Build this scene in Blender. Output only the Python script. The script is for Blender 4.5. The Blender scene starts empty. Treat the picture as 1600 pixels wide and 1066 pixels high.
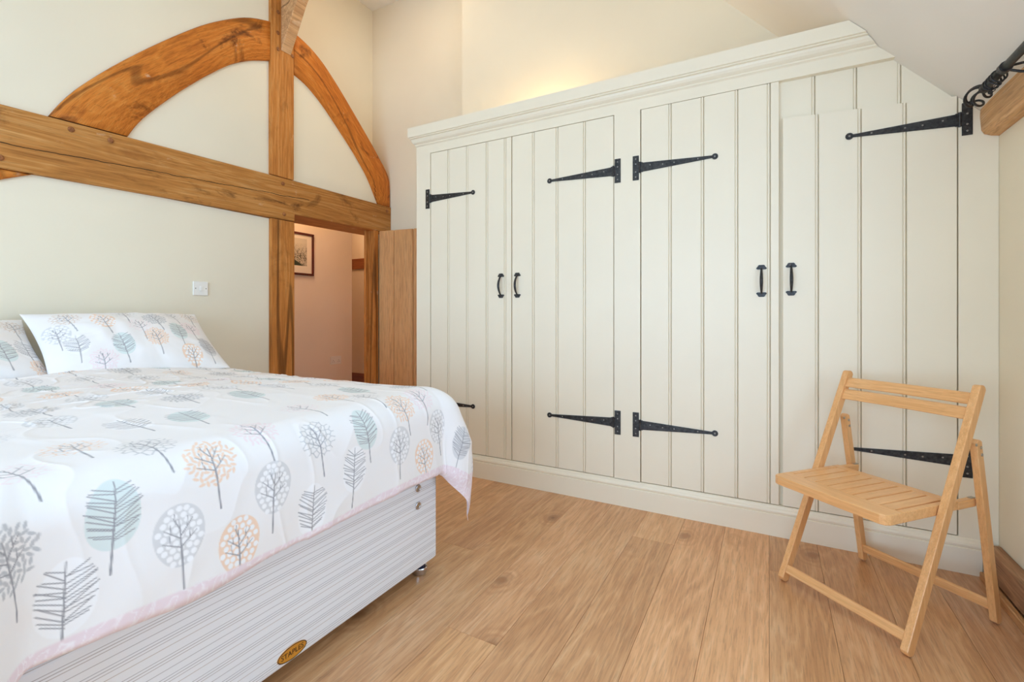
import bpy, bmesh, math, random
import numpy as np
from mathutils import Vector, Matrix

scene = bpy.context.scene
col = scene.collection
random.seed(7)
rng = np.random.default_rng(11)

# ------------------------------------------------------------------ camera
cam = bpy.data.cameras.new("camera")
cam.sensor_width = 36.0
cam.lens = 36.0 * 736.0 / 1600.0
cam.shift_y = -41.0 / 1600.0
cam.clip_start = 0.02
cam_o = bpy.data.objects.new("camera", cam)
cam_o.location = (0, 0, 1.08)
cam_o.rotation_euler = (math.radians(90), 0, math.radians(28.643))
col.objects.link(cam_o)
scene.camera = cam_o

# ------------------------------------------------------------------ sky, lights, exposure
SKY = 8.5
world = bpy.data.worlds.new("overcast_sky")
scene.world = world
world.use_nodes = True
bg = world.node_tree.nodes["Background"]
bg.inputs[0].default_value = (0.52, 0.735, 1.0, 1)
bg.inputs[1].default_value = SKY


def portal(loc, rot, sx, sy):
    li = bpy.data.lights.new("window_daylight_portal", 'AREA')
    li.shape = 'RECTANGLE'
    li.size, li.size_y = sx, sy
    li.cycles.is_portal = True
    o = bpy.data.objects.new("window_daylight_portal", li)
    o.location = loc
    o.rotation_euler = rot
    col.objects.link(o)


# windows of the room: one in the wall under the lintel, one wide one behind the camera
WR = (0.15, 1.70, 0.85, 1.79)      # y0 y1 z0 z1 in wall_right
WB = (-2.55, 0.25, 0.25, 2.25)      # x0 x1 z0 z1 in wall_rear
RL = (-0.78, 0.02, -1.35, -0.25)      # x0 x1 y0 y1 of an unseen rooflight, added to brighten the bed
portal(((RL[0] + RL[1]) / 2 + .09, (RL[2] + RL[3]) / 2, 2.74 - 1.055 * (RL[0] + RL[1]) / 2 + .085), (0, math.radians(46.5), 0), (RL[1] - RL[0]) * 1.4537, RL[3] - RL[2])  # daylight through the added rooflight
portal((0.99, (WR[0] + WR[1]) / 2, (WR[2] + WR[3]) / 2), (0, math.radians(90), 0), WR[3] - WR[2], WR[1] - WR[0])
portal(((WB[0] + WB[1]) / 2, -2.36, (WB[2] + WB[3]) / 2), (math.radians(90), 0, 0), WB[1] - WB[0], WB[3] - WB[2])

scene.view_settings.view_transform = 'Standard'
scene.view_settings.look = 'None'
scene.view_settings.gamma = 1.0
scene.view_settings.use_curve_mapping = False
scene.view_settings.exposure = 0.0
scene.cycles.max_bounces = 10
scene.cycles.diffuse_bounces = 7
scene.cycles.sample_clamp_indirect = 6.0
scene.cycles.caustics_reflective = False
scene.cycles.caustics_refractive = False


def lamp(kind, name, loc, energy, color, size=0.05, rot=None, spot=None):
    li = bpy.data.lights.new(name, kind)
    li.energy = energy
    li.color = color
    if kind == 'AREA':
        li.shape = 'DISK'
        li.size = size
    else:
        li.shadow_soft_size = size
    if spot:
        li.spot_size = math.radians(spot)
        li.spot_blend = 0.8
    o = bpy.data.objects.new(name, li)
    o.location = loc
    if rot:
        o.rotation_euler = rot
    col.objects.link(o)
    return o


WARM = (1.0, 0.72, 0.42)

# ------------------------------------------------------------------ materials


def srgb(r, g, b):
    f = lambda v: (v / 255 / 12.92) if v / 255 <= 0.04045 else ((v / 255 + 0.055) / 1.055) ** 2.4
    return (f(r), f(g), f(b), 1.0)


def new_mat(name, color=(.8, .8, .8, 1), rough=0.5, metal=0.0, spec=0.5):
    m = bpy.data.materials.new(name)
    m.use_nodes = True
    b = m.node_tree.nodes["Principled BSDF"]
    b.inputs["Base Color"].default_value = color
    b.inputs["Roughness"].default_value = rough
    b.inputs["Metallic"].default_value = metal
    b.inputs["Specular IOR Level"].default_value = spec
    return m, m.node_tree, b


def node(nt, kind, **kw):
    n = nt.nodes.new(kind)
    for k, v in kw.items():
        setattr(n, k, v)
    return n


def mathn(nt, op, a, b=None, c=None):
    n = nt.nodes.new("ShaderNodeMath")
    n.operation = op
    for i, v in enumerate((a, b, c)):
        if v is None:
            continue
        if isinstance(v, (int, float)):
            n.inputs[i].default_value = v
        else:
            nt.links.new(v, n.inputs[i])
    return n.outputs[0]


def mixc(nt, fac, a, b, mode='MIX'):
    n = nt.nodes.new("ShaderNodeMix")
    n.data_type = 'RGBA'
    n.blend_type = mode
    for idx, v in ((0, fac), (6, a), (7, b)):
        if isinstance(v, (int, float)):
            n.inputs[idx].default_value = v
        elif isinstance(v, tuple):
            n.inputs[idx].default_value = v
        else:
            nt.links.new(v, n.inputs[idx])
    return n.outputs[2]


def noise(nt, vec, scale, detail=4.0, rough=0.55, dist=0.0):
    n = nt.nodes.new("ShaderNodeTexNoise")
    n.inputs["Scale"].default_value = scale
    n.inputs["Detail"].default_value = detail
    n.inputs["Roughness"].default_value = rough
    n.inputs["Distortion"].default_value = dist
    if vec is not None:
        nt.links.new(vec, n.inputs["Vector"])
    return n.outputs[0]


def ramp(nt, fac, stops):
    n = nt.nodes.new("ShaderNodeValToRGB")
    e = n.color_ramp.elements
    while len(e) < len(stops):
        e.new(0.5)
    for i, (p, c) in enumerate(stops):
        e[i].position = p
        e[i].color = c if isinstance(c, tuple) else (c, c, c, 1)
    nt.links.new(fac, n.inputs[0])
    return n.outputs[0]


def bump(nt, bsdf, h, strength=0.2, dist=0.002):
    n = nt.nodes.new("ShaderNodeBump")
    n.inputs["Strength"].default_value = strength
    n.inputs["Distance"].default_value = dist
    nt.links.new(h, n.inputs["Height"])
    nt.links.new(n.outputs[0], bsdf.inputs["Normal"])


def plaster(name, c, var=0.03):
    m, nt, b = new_mat(name, c, 0.85, 0, 0.2)
    tc = node(nt, "ShaderNodeTexCoord")
    big = noise(nt, tc.outputs["Object"], 1.3, 3)
    fine = noise(nt, tc.outputs["Object"], 60, 5)
    dk = tuple(v * (1 - var) for v in c[:3]) + (1,)
    lt = tuple(min(1, v * (1 + var)) for v in c[:3]) + (1,)
    nt.links.new(ramp(nt, big, [(0.3, dk), (0.7, lt)]), b.inputs["Base Color"])
    bump(nt, b, fine, 0.12, 0.002)
    return m


def wood(name, dark, mid, light, axis='Y', rough=0.45, knots=0.0, contrast=1.0, scale=1.0, al=1.0, use_uv=False, rnd=False,
         stains=0.0, pores=0.25, spec=0.4, cracks=0.0):
    m, nt, b = new_mat(name, mid, rough, 0, spec)
    tc = node(nt, "ShaderNodeTexCoord")
    oi = node(nt, "ShaderNodeObjectInfo")
    src = tc.outputs["UV"] if use_uv else tc.outputs["Object"]
    # a shift of the figure from piece to piece
    add = node(nt, "ShaderNodeVectorMath", operation='ADD')
    nt.links.new(src, add.inputs[0])
    sc = node(nt, "ShaderNodeVectorMath", operation='SCALE')
    sc.inputs[0].default_value = (7.3, 11.9, 5.1)
    nt.links.new(oi.outputs["Random"], sc.inputs["Scale"])
    nt.links.new(sc.outputs[0], add.inputs[1])
    base = add.outputs[0]
    ax = {'X': 0, 'Y': 1, 'Z': 2}[axis]

    def stretched(across, along):
        mp = node(nt, "ShaderNodeMapping")
        s = [across * scale] * 3
        s[ax] = along * scale * al
        mp.inputs["Scale"].default_value = s
        nt.links.new(base, mp.inputs["Vector"])
        return mp.outputs[0]

    fig = noise(nt, stretched(6.5, 0.55), 1.0, 3, 0.5, 0.35)
    rings = mathn(nt, 'PINGPONG', mathn(nt, 'MULTIPLY', fig, 24.0), 1.0)
    rings = mathn(nt, 'POWER', rings, 1.6)
    fibre = noise(nt, stretched(48, 1.3), 1.0, 5, 0.6)
    pore = noise(nt, stretched(230, 9.0), 1.0, 3, 0.6)
    broad = noise(nt, stretched(2.2, 0.8), 1.0, 2, 0.5)
    hair = noise(nt, stretched(170, 2.6), 1.0, 3, 0.55)
    f = mathn(nt, 'ADD', mathn(nt, 'MULTIPLY', rings, 0.13 * contrast), mathn(nt, 'MULTIPLY', fibre, 0.40))
    f = mathn(nt, 'ADD', f, mathn(nt, 'MULTIPLY', hair, 0.30))
    f = mathn(nt, 'ADD', f, mathn(nt, 'MULTIPLY', mathn(nt, 'SUBTRACT', broad, 0.5), 0.40 * contrast))
    c = ramp(nt, f, [(0.14, dark), (0.41, mid), (0.66, light)])
    pm = ramp(nt, pore, [(0.36, 1 - pores), (0.5, 1.0)])
    c = mixc(nt, 1.0, c, pm, 'MULTIPLY')
    h = fibre
    if knots > 0:
        vo = node(nt, "ShaderNodeTexVoronoi")
        vo.inputs["Scale"].default_value = 1.0
        vo.inputs["Randomness"].default_value = 1.0
        nt.links.new(stretched(3.2, 1.5), vo.inputs["Vector"])
        wob = mathn(nt, 'ADD', vo.outputs["Distance"], mathn(nt, 'MULTIPLY', mathn(nt, 'SUBTRACT', noise(nt, stretched(30, 16), 1.0, 3), 0.5), 0.10))
        km = ramp(nt, wob, [(0.025, 1.0), (0.065, 0.6), (0.12, 0.0)])
        c = mixc(nt, mathn(nt, 'MULTIPLY', km, knots), c, tuple(v * 0.42 for v in dark[:3]) + (1,))
        halo = mathn(nt, 'MULTIPLY', mathn(nt, 'PINGPONG', mathn(nt, 'MULTIPLY', wob, 22.0), 1.0), ramp(nt, wob, [(0.08, 0.75), (0.34, 0.0)]))
        c = mixc(nt, mathn(nt, 'MULTIPLY', halo, knots), c, dark)
    if stains > 0:
        st = noise(nt, stretched(5.0, 2.2), 1.0, 6, 0.65, 0.8)
        sm = ramp(nt, st, [(0.56, 0.0), (0.68, 1.0)])
        c = mixc(nt, mathn(nt, 'MULTIPLY', sm, stains), c, tuple(v * 0.45 for v in dark[:3]) + (1,))
        wt = noise(nt, stretched(14, 6), 1.0, 5, 0.6)
        wm = ramp(nt, wt, [(0.66, 0.0), (0.74, 1.0)])
        c = mixc(nt, mathn(nt, 'MULTIPLY', wm, 0.45), c, srgb(225, 200, 170))
    if cracks > 0:
        ck = noise(nt, stretched(3.0, 0.16), 1.0, 2, 0.4, 0.1)
        cm = ramp(nt, mathn(nt, 'ABSOLUTE', mathn(nt, 'SUBTRACT', ck, 0.5)), [(0.0, 1.0), (0.006, 1.0), (0.012, 0.0)])
        c = mixc(nt, mathn(nt, 'MULTIPLY', cm, cracks), c, tuple(v * 0.15 for v in dark[:3]) + (1,))
        h = mathn(nt, 'SUBTRACT', h, mathn(nt, 'MULTIPLY', cm, 1.5))
    if rnd:
        c = mixc(nt, 1.0, c, oi.outputs["Color"], 'MULTIPLY')
    nt.links.new(c, b.inputs["Base Color"])
    rr = mathn(nt, 'ADD', mathn(nt, 'MULTIPLY', fibre, 0.18), rough - 0.09)
    nt.links.new(rr, b.inputs["Roughness"])
    bump(nt, b, h, 0.18, 0.0015)
    return m


M = {}
M['plaster'] = plaster("cream_plaster", srgb(234, 225, 203))
M['hall_plaster'] = plaster("hall_plaster", srgb(236, 222, 204))
M['ceiling'] = plaster("ceiling_plaster", srgb(238, 234, 226))
M['stop'] = new_mat("outside_render", srgb(200, 195, 185), 0.9)[0]


def paint(name, c, rough):
    m, nt, b = new_mat(name, c, rough, 0, 0.45)
    tc = node(nt, "ShaderNodeTexCoord")
    mp = node(nt, "ShaderNodeMapping")
    mp.inputs["Scale"].default_value = (60, 60, 2.5)
    nt.links.new(tc.outputs["Object"], mp.inputs["Vector"])
    f = noise(nt, mp.outputs[0], 1.0, 4)
    bump(nt, b, f, 0.08, 0.001)
    cl = noise(nt, tc.outputs["Object"], 2.0, 3)
    nt.links.new(ramp(nt, cl, [(0.3, tuple(v * .97 for v in c[:3]) + (1,)), (0.7, c)]), b.inputs["Base Color"])
    return m


M['cream'] = paint("cream_eggshell_paint", srgb(240, 230, 208), 0.42)
M['beam_y'] = wood("aged_oak_lengthwise", srgb(132, 76, 34), srgb(186, 122, 66), srgb(212, 158, 104), 'Y', 0.6, knots=0.8, stains=0.8, cracks=0.9, spec=.25)
M['beam_z'] = wood("aged_oak_upright", srgb(152, 88, 34), srgb(200, 130, 62), srgb(220, 162, 96), 'Z', 0.6, knots=0.8, stains=0.4, cracks=0.6, spec=.25)
M['beam_uv'] = wood("aged_oak_curved", srgb(148, 76, 18), srgb(204, 120, 42), srgb(220, 148, 70), 'Y', 0.6, knots=0.3, stains=0.9, cracks=0.5, al=1.8, use_uv=True, spec=.25)
M['lintel'] = wood("pale_oak_lintel", srgb(160, 112, 70), srgb(214, 168, 120), srgb(230, 194, 152), 'Y', 0.65, knots=0.4, stains=0.3, cracks=0.6, spec=.2)
M['sill'] = wood("worn_oak_sill", srgb(110, 78, 54), srgb(172, 130, 96), srgb(200, 164, 128), 'Y', 0.65, knots=0.5, stains=0.8, cracks=0.3, spec=.25)
M['sill_trim'] = wood("oak_trim", srgb(140, 92, 52), srgb(190, 138, 88), srgb(208, 164, 116), 'Y', 0.5)
M['peg'] = wood("oak_peg", srgb(96, 54, 26), srgb(150, 92, 48), srgb(180, 122, 72), 'X', 0.6, scale=2)
M['floor'] = wood("oiled_oak_floor", srgb(168, 116, 74), srgb(204, 155, 110), srgb(222, 182, 140), 'Y', 0.32, knots=1.0, rnd=True, spec=.5, pores=.2, contrast=1.0, al=1.5)
M['door'] = wood("oak_door_boards", srgb(186, 132, 84), srgb(218, 166, 112), srgb(230, 184, 134), 'Z', 0.5, knots=0.3, contrast=.7, rnd=True, spec=.3)
for a in 'XYZ':
    M['beech_' + a] = wood("varnished_beech_" + a, srgb(206, 146, 86), srgb(231, 176, 118), srgb(241, 199, 146), a, 0.32, contrast=.6, scale=1.6, pores=.12, spec=.5, rnd=True)
M['hall_wood'] = wood("hall_dark_oak", srgb(110, 60, 32), srgb(150, 88, 50), srgb(172, 108, 66), 'X', 0.5)

m, nt, b = new_mat("black_iron", srgb(52, 52, 52), 0.42, 0.55, 0.5)
tc = node(nt, "ShaderNodeTexCoord")
f = noise(nt, tc.outputs["Object"], 90, 3)
nt.links.new(ramp(nt, f, [(0.3, srgb(40, 40, 41)), (0.7, srgb(72, 72, 72))]), b.inputs["Base Color"])
bump(nt, b, f, 0.5, 0.002)
M['iron'] = m
M['rivet'] = new_mat("worn_rivet", srgb(150, 148, 144), 0.35, 0.8)[0]
M['steel'] = new_mat("bolt_steel", srgb(180, 178, 170), 0.3, 0.9)[0]
M['chrome'] = new_mat("chrome", srgb(205, 205, 210), 0.15, 1.0)[0]
M['navy'] = new_mat("blue_plastic_wheel", srgb(46, 56, 86), 0.4)[0]
M['switch'] = new_mat("white_plastic", srgb(238, 235, 228), 0.3)[0]
M['dark'] = new_mat("dark_gap", srgb(60, 50, 42), 0.8)[0]
M['frame'] = wood("dark_red_frame", srgb(60, 22, 18), srgb(88, 36, 28), srgb(110, 50, 36), 'Z', 0.35)
M['mat'] = new_mat("picture_mount", srgb(232, 222, 204), 0.8)[0]
M['bulb'] = None

# etching in the hall picture: pale sheet, scribbled tree lines, dark green ground
m, nt, b = new_mat("etching_print", srgb(214, 206, 188), 0.7)
tc = node(nt, "ShaderNodeTexCoord")
sx = node(nt, "ShaderNodeSeparateXYZ")
nt.links.new(tc.outputs["Object"], sx.inputs[0])
scr = noise(nt, tc.outputs["Object"], 55, 6, 0.7, 1.2)
tree = ramp(nt, scr, [(0.42, srgb(70, 66, 58)), (0.56, srgb(206, 198, 178))])
zz = mathn(nt, 'ADD', sx.outputs["Z"], mathn(nt, 'MULTIPLY', sx.outputs["Y"], 0.55))
low = ramp(nt, mathn(nt, 'ADD', mathn(nt, 'MULTIPLY', zz, 4.0), 0.5), [(0.16, 1.0), (0.20, 0.0)])
up = ramp(nt, mathn(nt, 'ADD', mathn(nt, 'MULTIPLY', sx.outputs["Z"], 4.0), 0.5), [(0.55, 0.0), (0.95, 1.0)])
c1 = mixc(nt, up, tree, srgb(206, 198, 178))
c2 = mixc(nt, low, c1, srgb(44, 58, 46))
nt.links.new(c2, b.inputs["Base Color"])
M['etching'] = m

# bed linen: the print lives in a colour attribute laid on the cloth
m, nt, b = new_mat("printed_cotton", (1, 1, 1, 1), 0.85, 0, 0.15)
at = node(nt, "ShaderNodeVertexColor")
at.layer_name = "print"
nt.links.new(at.outputs[0], b.inputs["Base Color"])
b.inputs["Sheen Weight"].default_value = 0.15
tc = node(nt, "ShaderNodeTexCoord")
bump(nt, b, noise(nt, tc.outputs["Object"], 420, 2), 0.06, 0.0008)
M['linen'] = m

# divan ticking: pale cloth with bundles of fine woven lines
m, nt, b = new_mat("striped_ticking", srgb(226, 228, 232), 0.75, 0, 0.2)
tc = node(nt, "ShaderNodeTexCoord")
sx = node(nt, "ShaderNodeSeparateXYZ")
nt.links.new(tc.outputs["Object"], sx.inputs[0])
ph = mathn(nt, 'FRACT', mathn(nt, 'MULTIPLY', sx.outputs["Z"], 1 / 0.098))
mask = None
LN = [(0.06, .010), (0.20, .010), (0.27, .012), (0.34, .010), (0.52, .010), (0.70, .010), (0.77, .012), (0.84, .010)]
for pos, wd in LN:
    dd = mathn(nt, 'ABSOLUTE', mathn(nt, 'SUBTRACT', ph, pos))
    s = mathn(nt, 'LESS_THAN', dd, wd)
    mask = s if mask is None else mathn(nt, 'MAXIMUM', mask, s)
tone = ramp(nt, ph, [(0.0, srgb(190, 176, 166)), (0.35, srgb(168, 170, 180)), (0.7, srgb(176, 168, 166)), (1.0, srgb(165, 170, 182))])
cc = mixc(nt, mathn(nt, 'MULTIPLY', mask, 0.75), srgb(236, 238, 242), tone)
nt.links.new(cc, b.inputs["Base Color"])
bump(nt, b, noise(nt, tc.outputs["Object"], 500, 2), 0.08, 0.0006)
M['ticking'] = m
M['mattress'] = new_mat("mattress_cloth", srgb(228, 228, 232), 0.85)[0]
M['tag'] = new_mat("amber_label", srgb(206, 140, 46), 0.4)[0]
M['tagink'] = new_mat("label_ink", srgb(64, 40, 18), 0.5)[0]
m, nt, b = new_mat("window_glass", (1, 1, 1, 1), 0.0)
for n in list(nt.nodes):
    nt.nodes.remove(n)
o_ = node(nt, "ShaderNodeOutputMaterial")
tr = node(nt, "ShaderNodeBsdfTransparent")
gl = node(nt, "ShaderNodeBsdfGlossy")
gl.inputs["Roughness"].default_value = 0.0
mx = node(nt, "ShaderNodeMixShader")
mx.inputs[0].default_value = 0.05
nt.links.new(tr.outputs[0], mx.inputs[1])
nt.links.new(gl.outputs[0], mx.inputs[2])
nt.links.new(mx.outputs[0], o_.inputs[0])
M['glass'] = m


def glow_mat(name, color, strength):
    m, nt, b = new_mat(name, (1, 1, 1, 1))
    b.inputs["Emission Color"].default_value = color + (1,)
    b.inputs["Emission Strength"].default_value = strength
    return m


M['bulb'] = glow_mat("warm_bulb", (1.0, 0.8, 0.55), 8.0)

# ------------------------------------------------------------------ mesh helpers


def link(name, me, mat, parent=None, origin=None, smooth=False):
    """me holds scene coordinates (or the parent's own when the parent is turned); origin is the thing's base"""
    o = bpy.data.objects.new(name, me)
    if mat is not None:
        me.materials.clear()
        me.materials.append(mat)
    if smooth:
        me.polygons.foreach_set("use_smooth", [True] * len(me.polygons))
    col.objects.link(o)
    if parent is not None:
        o.parent = parent
        org = Vector(parent.get("_org", (0, 0, 0)))
        if not parent.get("_local"):
            me.transform(Matrix.Translation(-org))
        o["_org"] = tuple(org)
        o["_local"] = bool(parent.get("_local"))
    else:
        org = Vector(origin) if origin is not None else Vector((0, 0, 0))
        me.transform(Matrix.Translation(-org))
        o.location = org
        o["_org"] = tuple(org)
    return o


def tag(o, label, cat, group=None, kind=None):
    o["label"] = label
    o["category"] = cat
    if group:
        o["group"] = group
    if kind:
        o["kind"] = kind
    return o


def struct(o):
    o["kind"] = "structure"
    return o


def thing(name, label, cat, loc, rz=None, group=None):
    o = bpy.data.objects.new(name, None)
    o.empty_display_size = 0.1
    col.objects.link(o)
    o.location = loc
    o["_org"] = tuple(loc)
    if rz is not None:
        o.rotation_euler = (0, 0, rz)
        o["_local"] = True
    return tag(o, label, cat, group)


def bm_mesh(bm, name="m"):
    bmesh.ops.recalc_face_normals(bm, faces=bm.faces)
    me = bpy.data.meshes.new(name)
    bm.to_mesh(me)
    bm.free()
    return me


def add_box(bm, x, y, z):
    vs = [bm.verts.new((x[i], y[j], z[k])) for i in (0, 1) for j in (0, 1) for k in (0, 1)]
    for f in ((0, 1, 3, 2), (4, 6, 7, 5), (0, 4, 5, 1), (2, 3, 7, 6), (0, 2, 6, 4), (1, 5, 7, 3)):
        bm.faces.new([vs[i] for i in f])


def bevel_all(bm, w, seg=1, ang=30):
    bmesh.ops.recalc_face_normals(bm, faces=bm.faces)
    es = [e for e in bm.edges if len(e.link_faces) == 2 and e.calc_face_angle(0) > math.radians(ang)]
    bmesh.ops.bevel(bm, geom=es, offset=w, segments=seg, profile=0.5, affect='EDGES')


def box(name, x, y, z, mat, parent=None, bev=0.0, seg=1, origin=None):
    bm = bmesh.new()
    add_box(bm, x, y, z)
    if bev:
        bevel_all(bm, bev, seg)
    return link(name, bm_mesh(bm), mat, parent, origin)


def boxes(name, bl, mat, parent=None, bev=0.0, origin=None):
    bm = bmesh.new()
    for x, y, z in bl:
        add_box(bm, x, y, z)
    if bev:
        bevel_all(bm, bev)
    return link(name, bm_mesh(bm), mat, parent, origin)


def add_prism(bm, pts, axis, lo, hi):
    """pts: 2D polygon in the two other axes (order x,y,z without axis)"""
    def mk(p, t):
        q = list(p)
        q.insert(axis, t)
        return bm.verts.new(q)
    a = [mk(p, lo) for p in pts]
    b = [mk(p, hi) for p in pts]
    n = len(pts)
    for i in range(n):
        bm.faces.new([a[i], a[(i + 1) % n], b[(i + 1) % n], b[i]])
    fa = bm.faces.new(a)
    fb = bm.faces.new(b)
    return fa, fb


def prism(name, pts, axis, lo, hi, mat, parent=None, bev=0.0, origin=None, seg=1):
    bm = bmesh.new()
    fs = add_prism(bm, pts, axis, lo, hi)
    if bev:
        bevel_all(bm, bev, seg, 25)
    bmesh.ops.triangulate(bm, faces=[f for f in bm.faces if len(f.verts) > 4])
    return link(name, bm_mesh(bm), mat, parent, origin)


def add_tube(bm, pts, r, n=10, closed=False, cap=True, flat=None):
    """round rod along pts; r may be a list; flat=(normal, ratio) squashes the section"""
    P = [Vector(p) for p in pts]
    R = r if isinstance(r, (list, tuple)) else [r] * len(P)
    rings = []
    up = None
    for i, p in enumerate(P):
        if closed:
            t = (P[(i + 1) % len(P)] - P[i - 1]).normalized()
        else:
            t = (P[min(i + 1, len(P) - 1)] - P[max(i - 1, 0)]).normalized()
        if up is None:
            up = Vector((0, 0, 1)) if abs(t.z) < 0.9 else Vector((1, 0, 0))
        side = t.cross(up).normalized()
        up = side.cross(t).normalized()
        ring = []
        for k in range(n):
            a = 2 * math.pi * k / n
            ring.append(bm.verts.new(p + (side * math.cos(a) + up * math.sin(a)) * R[i]))
        rings.append(ring)
    m = len(rings)
    for i in range(m if closed else m - 1):
        A, B = rings[i], rings[(i + 1) % m]
        for k in range(n):
            bm.faces.new([A[k], A[(k + 1) % n], B[(k + 1) % n], B[k]])
    if cap and not closed:
        bm.faces.new(rings[0])
        bm.faces.new(rings[-1])


def tube(name, pts, r, mat, parent=None, n=12, closed=False, origin=None):
    bm = bmesh.new()
    add_tube(bm, pts, r, n, closed)
    return link(name, bm_mesh(bm), mat, parent, origin, smooth=True)


def add_dome(bm, c, r, h, axis, n=10, sgn=-1):
    """low domed stud: base ring at c, bulging along axis*sgn"""
    ax = [Vector((1, 0, 0)), Vector((0, 1, 0)), Vector((0, 0, 1))]
    u, v, w = ax[(axis + 1) % 3], ax[(axis + 2) % 3], ax[axis] * sgn
    c = Vector(c)
    prev = None
    for rr, hh in ((1.0, 0.0), (0.95, 0.5), (0.6, 0.9)):
        ring = [bm.verts.new(c + (u * math.cos(2 * math.pi * k / n) + v * math.sin(2 * math.pi * k / n)) * r * rr + w * h * hh) for k in range(n)]
        if prev:
            for k in range(n):
                bm.faces.new([prev[k], prev[(k + 1) % n], ring[(k + 1) % n], ring[k]])
        prev = ring
    bm.faces.new(prev)


def add_bar(bm, p0, p1, wdir, w, t, bev=0.004):
    """rectangular bar p0->p1, width w along wdir, thickness t across; rounded long edges by a chamfered section"""
    p0, p1, wd = Vector(p0), Vector(p1), Vector(wdir).normalized()
    d = (p1 - p0).normalized()
    wd = (wd - d * wd.dot(d)).normalized()
    td = d.cross(wd).normalized()
    b = bev
    sec = [(w / 2 - b, t / 2), (w / 2, t / 2 - b), (w / 2, -t / 2 + b), (w / 2 - b, -t / 2), (-w / 2 + b, -t / 2), (-w / 2, -t / 2 + b), (-w / 2, t / 2 - b), (-w / 2 + b, t / 2)]
    A = [bm.verts.new(p0 + wd * a + td * c) for a, c in sec]
    B = [bm.verts.new(p1 + wd * a + td * c) for a, c in sec]
    for i in range(8):
        bm.faces.new([A[i], A[(i + 1) % 8], B[(i + 1) % 8], B[i]])
    bm.faces.new(A)
    bm.faces.new(B)


# ------------------------------------------------------------------ the room
XT = -3.09          # room face of the timber frame
XP = -3.115         # plaster between the timbers
XU = -3.326         # plaster set back above the braces
XB = -3.40
YA = 3.31           # back wall of the door alcove
YB = 3.14           # wall behind the wardrobe
XR = 0.825
YREAR = -2.2
ZC = 3.98


def slope_z(x):
    return 2.74 - 1.055 * x


XS = (2.74 - ZC) / 1.055

floor = struct(box("floor", (-6.2, 1.1), (-2.5, 5.2), (-0.12, -0.018), M['dark']))
PW = 0.1955
ends = {-5: [1.325], -3: [2.30], 0: [2.27], -7: [1.81], -4: [0.6], -2: [0.2], -1: [-0.3], 1: [0.1], 2: [0.9], 3: [1.2], -6: [0.4], -8: [0.9]}
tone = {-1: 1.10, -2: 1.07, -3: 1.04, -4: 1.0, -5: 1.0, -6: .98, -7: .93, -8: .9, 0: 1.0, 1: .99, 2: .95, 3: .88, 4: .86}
for k in range(-18, 5):
    x0, x1 = k * PW, (k + 1) * PW
    if x0 > XR:
        continue
    y_end = YA if x0 < -2.2 else 2.69
    cuts = [YREAR] + ends.get(k, [random.uniform(-0.5, 1.6)]) + [y_end]
    for a, b_ in zip(cuts[:-1], cuts[1:]):
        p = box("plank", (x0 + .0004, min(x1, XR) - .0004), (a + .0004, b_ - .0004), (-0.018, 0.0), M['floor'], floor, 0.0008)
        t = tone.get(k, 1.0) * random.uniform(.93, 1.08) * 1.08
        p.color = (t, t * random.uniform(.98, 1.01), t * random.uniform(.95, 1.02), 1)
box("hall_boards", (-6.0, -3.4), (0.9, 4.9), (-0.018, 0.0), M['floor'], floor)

# wall with the timber frame: plaster below the beam, infill under the braces, set-back plaster above
wall_left = struct(boxes("wall_left", [((XB - .05, XP), (YREAR, 2.106), (0, 1.715)), ((XB - .05, XP), (.55, 2.106), (1.715, 1.765)), ((XP - .05, XP), (3.151, YA), (0, 1.80))], M['plaster']))
wall_left_upper = struct(box("wall_left_upper", (XB - .06, XP), (YREAR, 2.2), (2.015, ZC), M['plaster']))
wall_left_recess = struct(box("wall_left_recess", (XB - .06, XU), (2.2, YA + .2), (2.081, ZC), M['plaster']))
LOUT = [(0.944, 2.059), (0.992, 2.147), (1.041, 2.219), (1.146, 2.35), (1.259, 2.479), (1.382, 2.61), (1.515, 2.745), (1.66, 2.884), (1.819, 3.007), (1.958, 3.097), (2.11, 3.156)]
LIN = [(1.265, 2.05), (1.307, 2.151), (1.382, 2.251), (1.515, 2.409), (1.66, 2.565), (1.819, 2.719), (1.958, 2.815), (2.11, 2.877)]
ROUT = [(2.285, 3.18), (2.402, 3.157), (2.543, 3.088), (2.719, 2.94), (2.911, 2.758), (3.09, 2.584), (3.303, 2.354), (3.303, 2.06)]
RIN = [(2.285, 2.874), (2.402, 2.845), (2.543, 2.755), (2.693, 2.626), (2.883, 2.453), (3.029, 2.295), (3.153, 2.084), (3.157, 2.06)]
inf = [(y, z + .06) for y, z in LIN] + [(y + .03, z + .06) for y, z in RIN] + [(3.2, 2.0), (1.2, 2.0)]
inf = [(2.25, 2.081), (2.25, 2.93)] + [(y + .03, z + .05) for y, z in RIN[1:-1]] + [(3.2, 2.081)]
prism("plaster_infill", inf, 0, XB, XP, M['plaster'], wall_left_recess)

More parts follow.
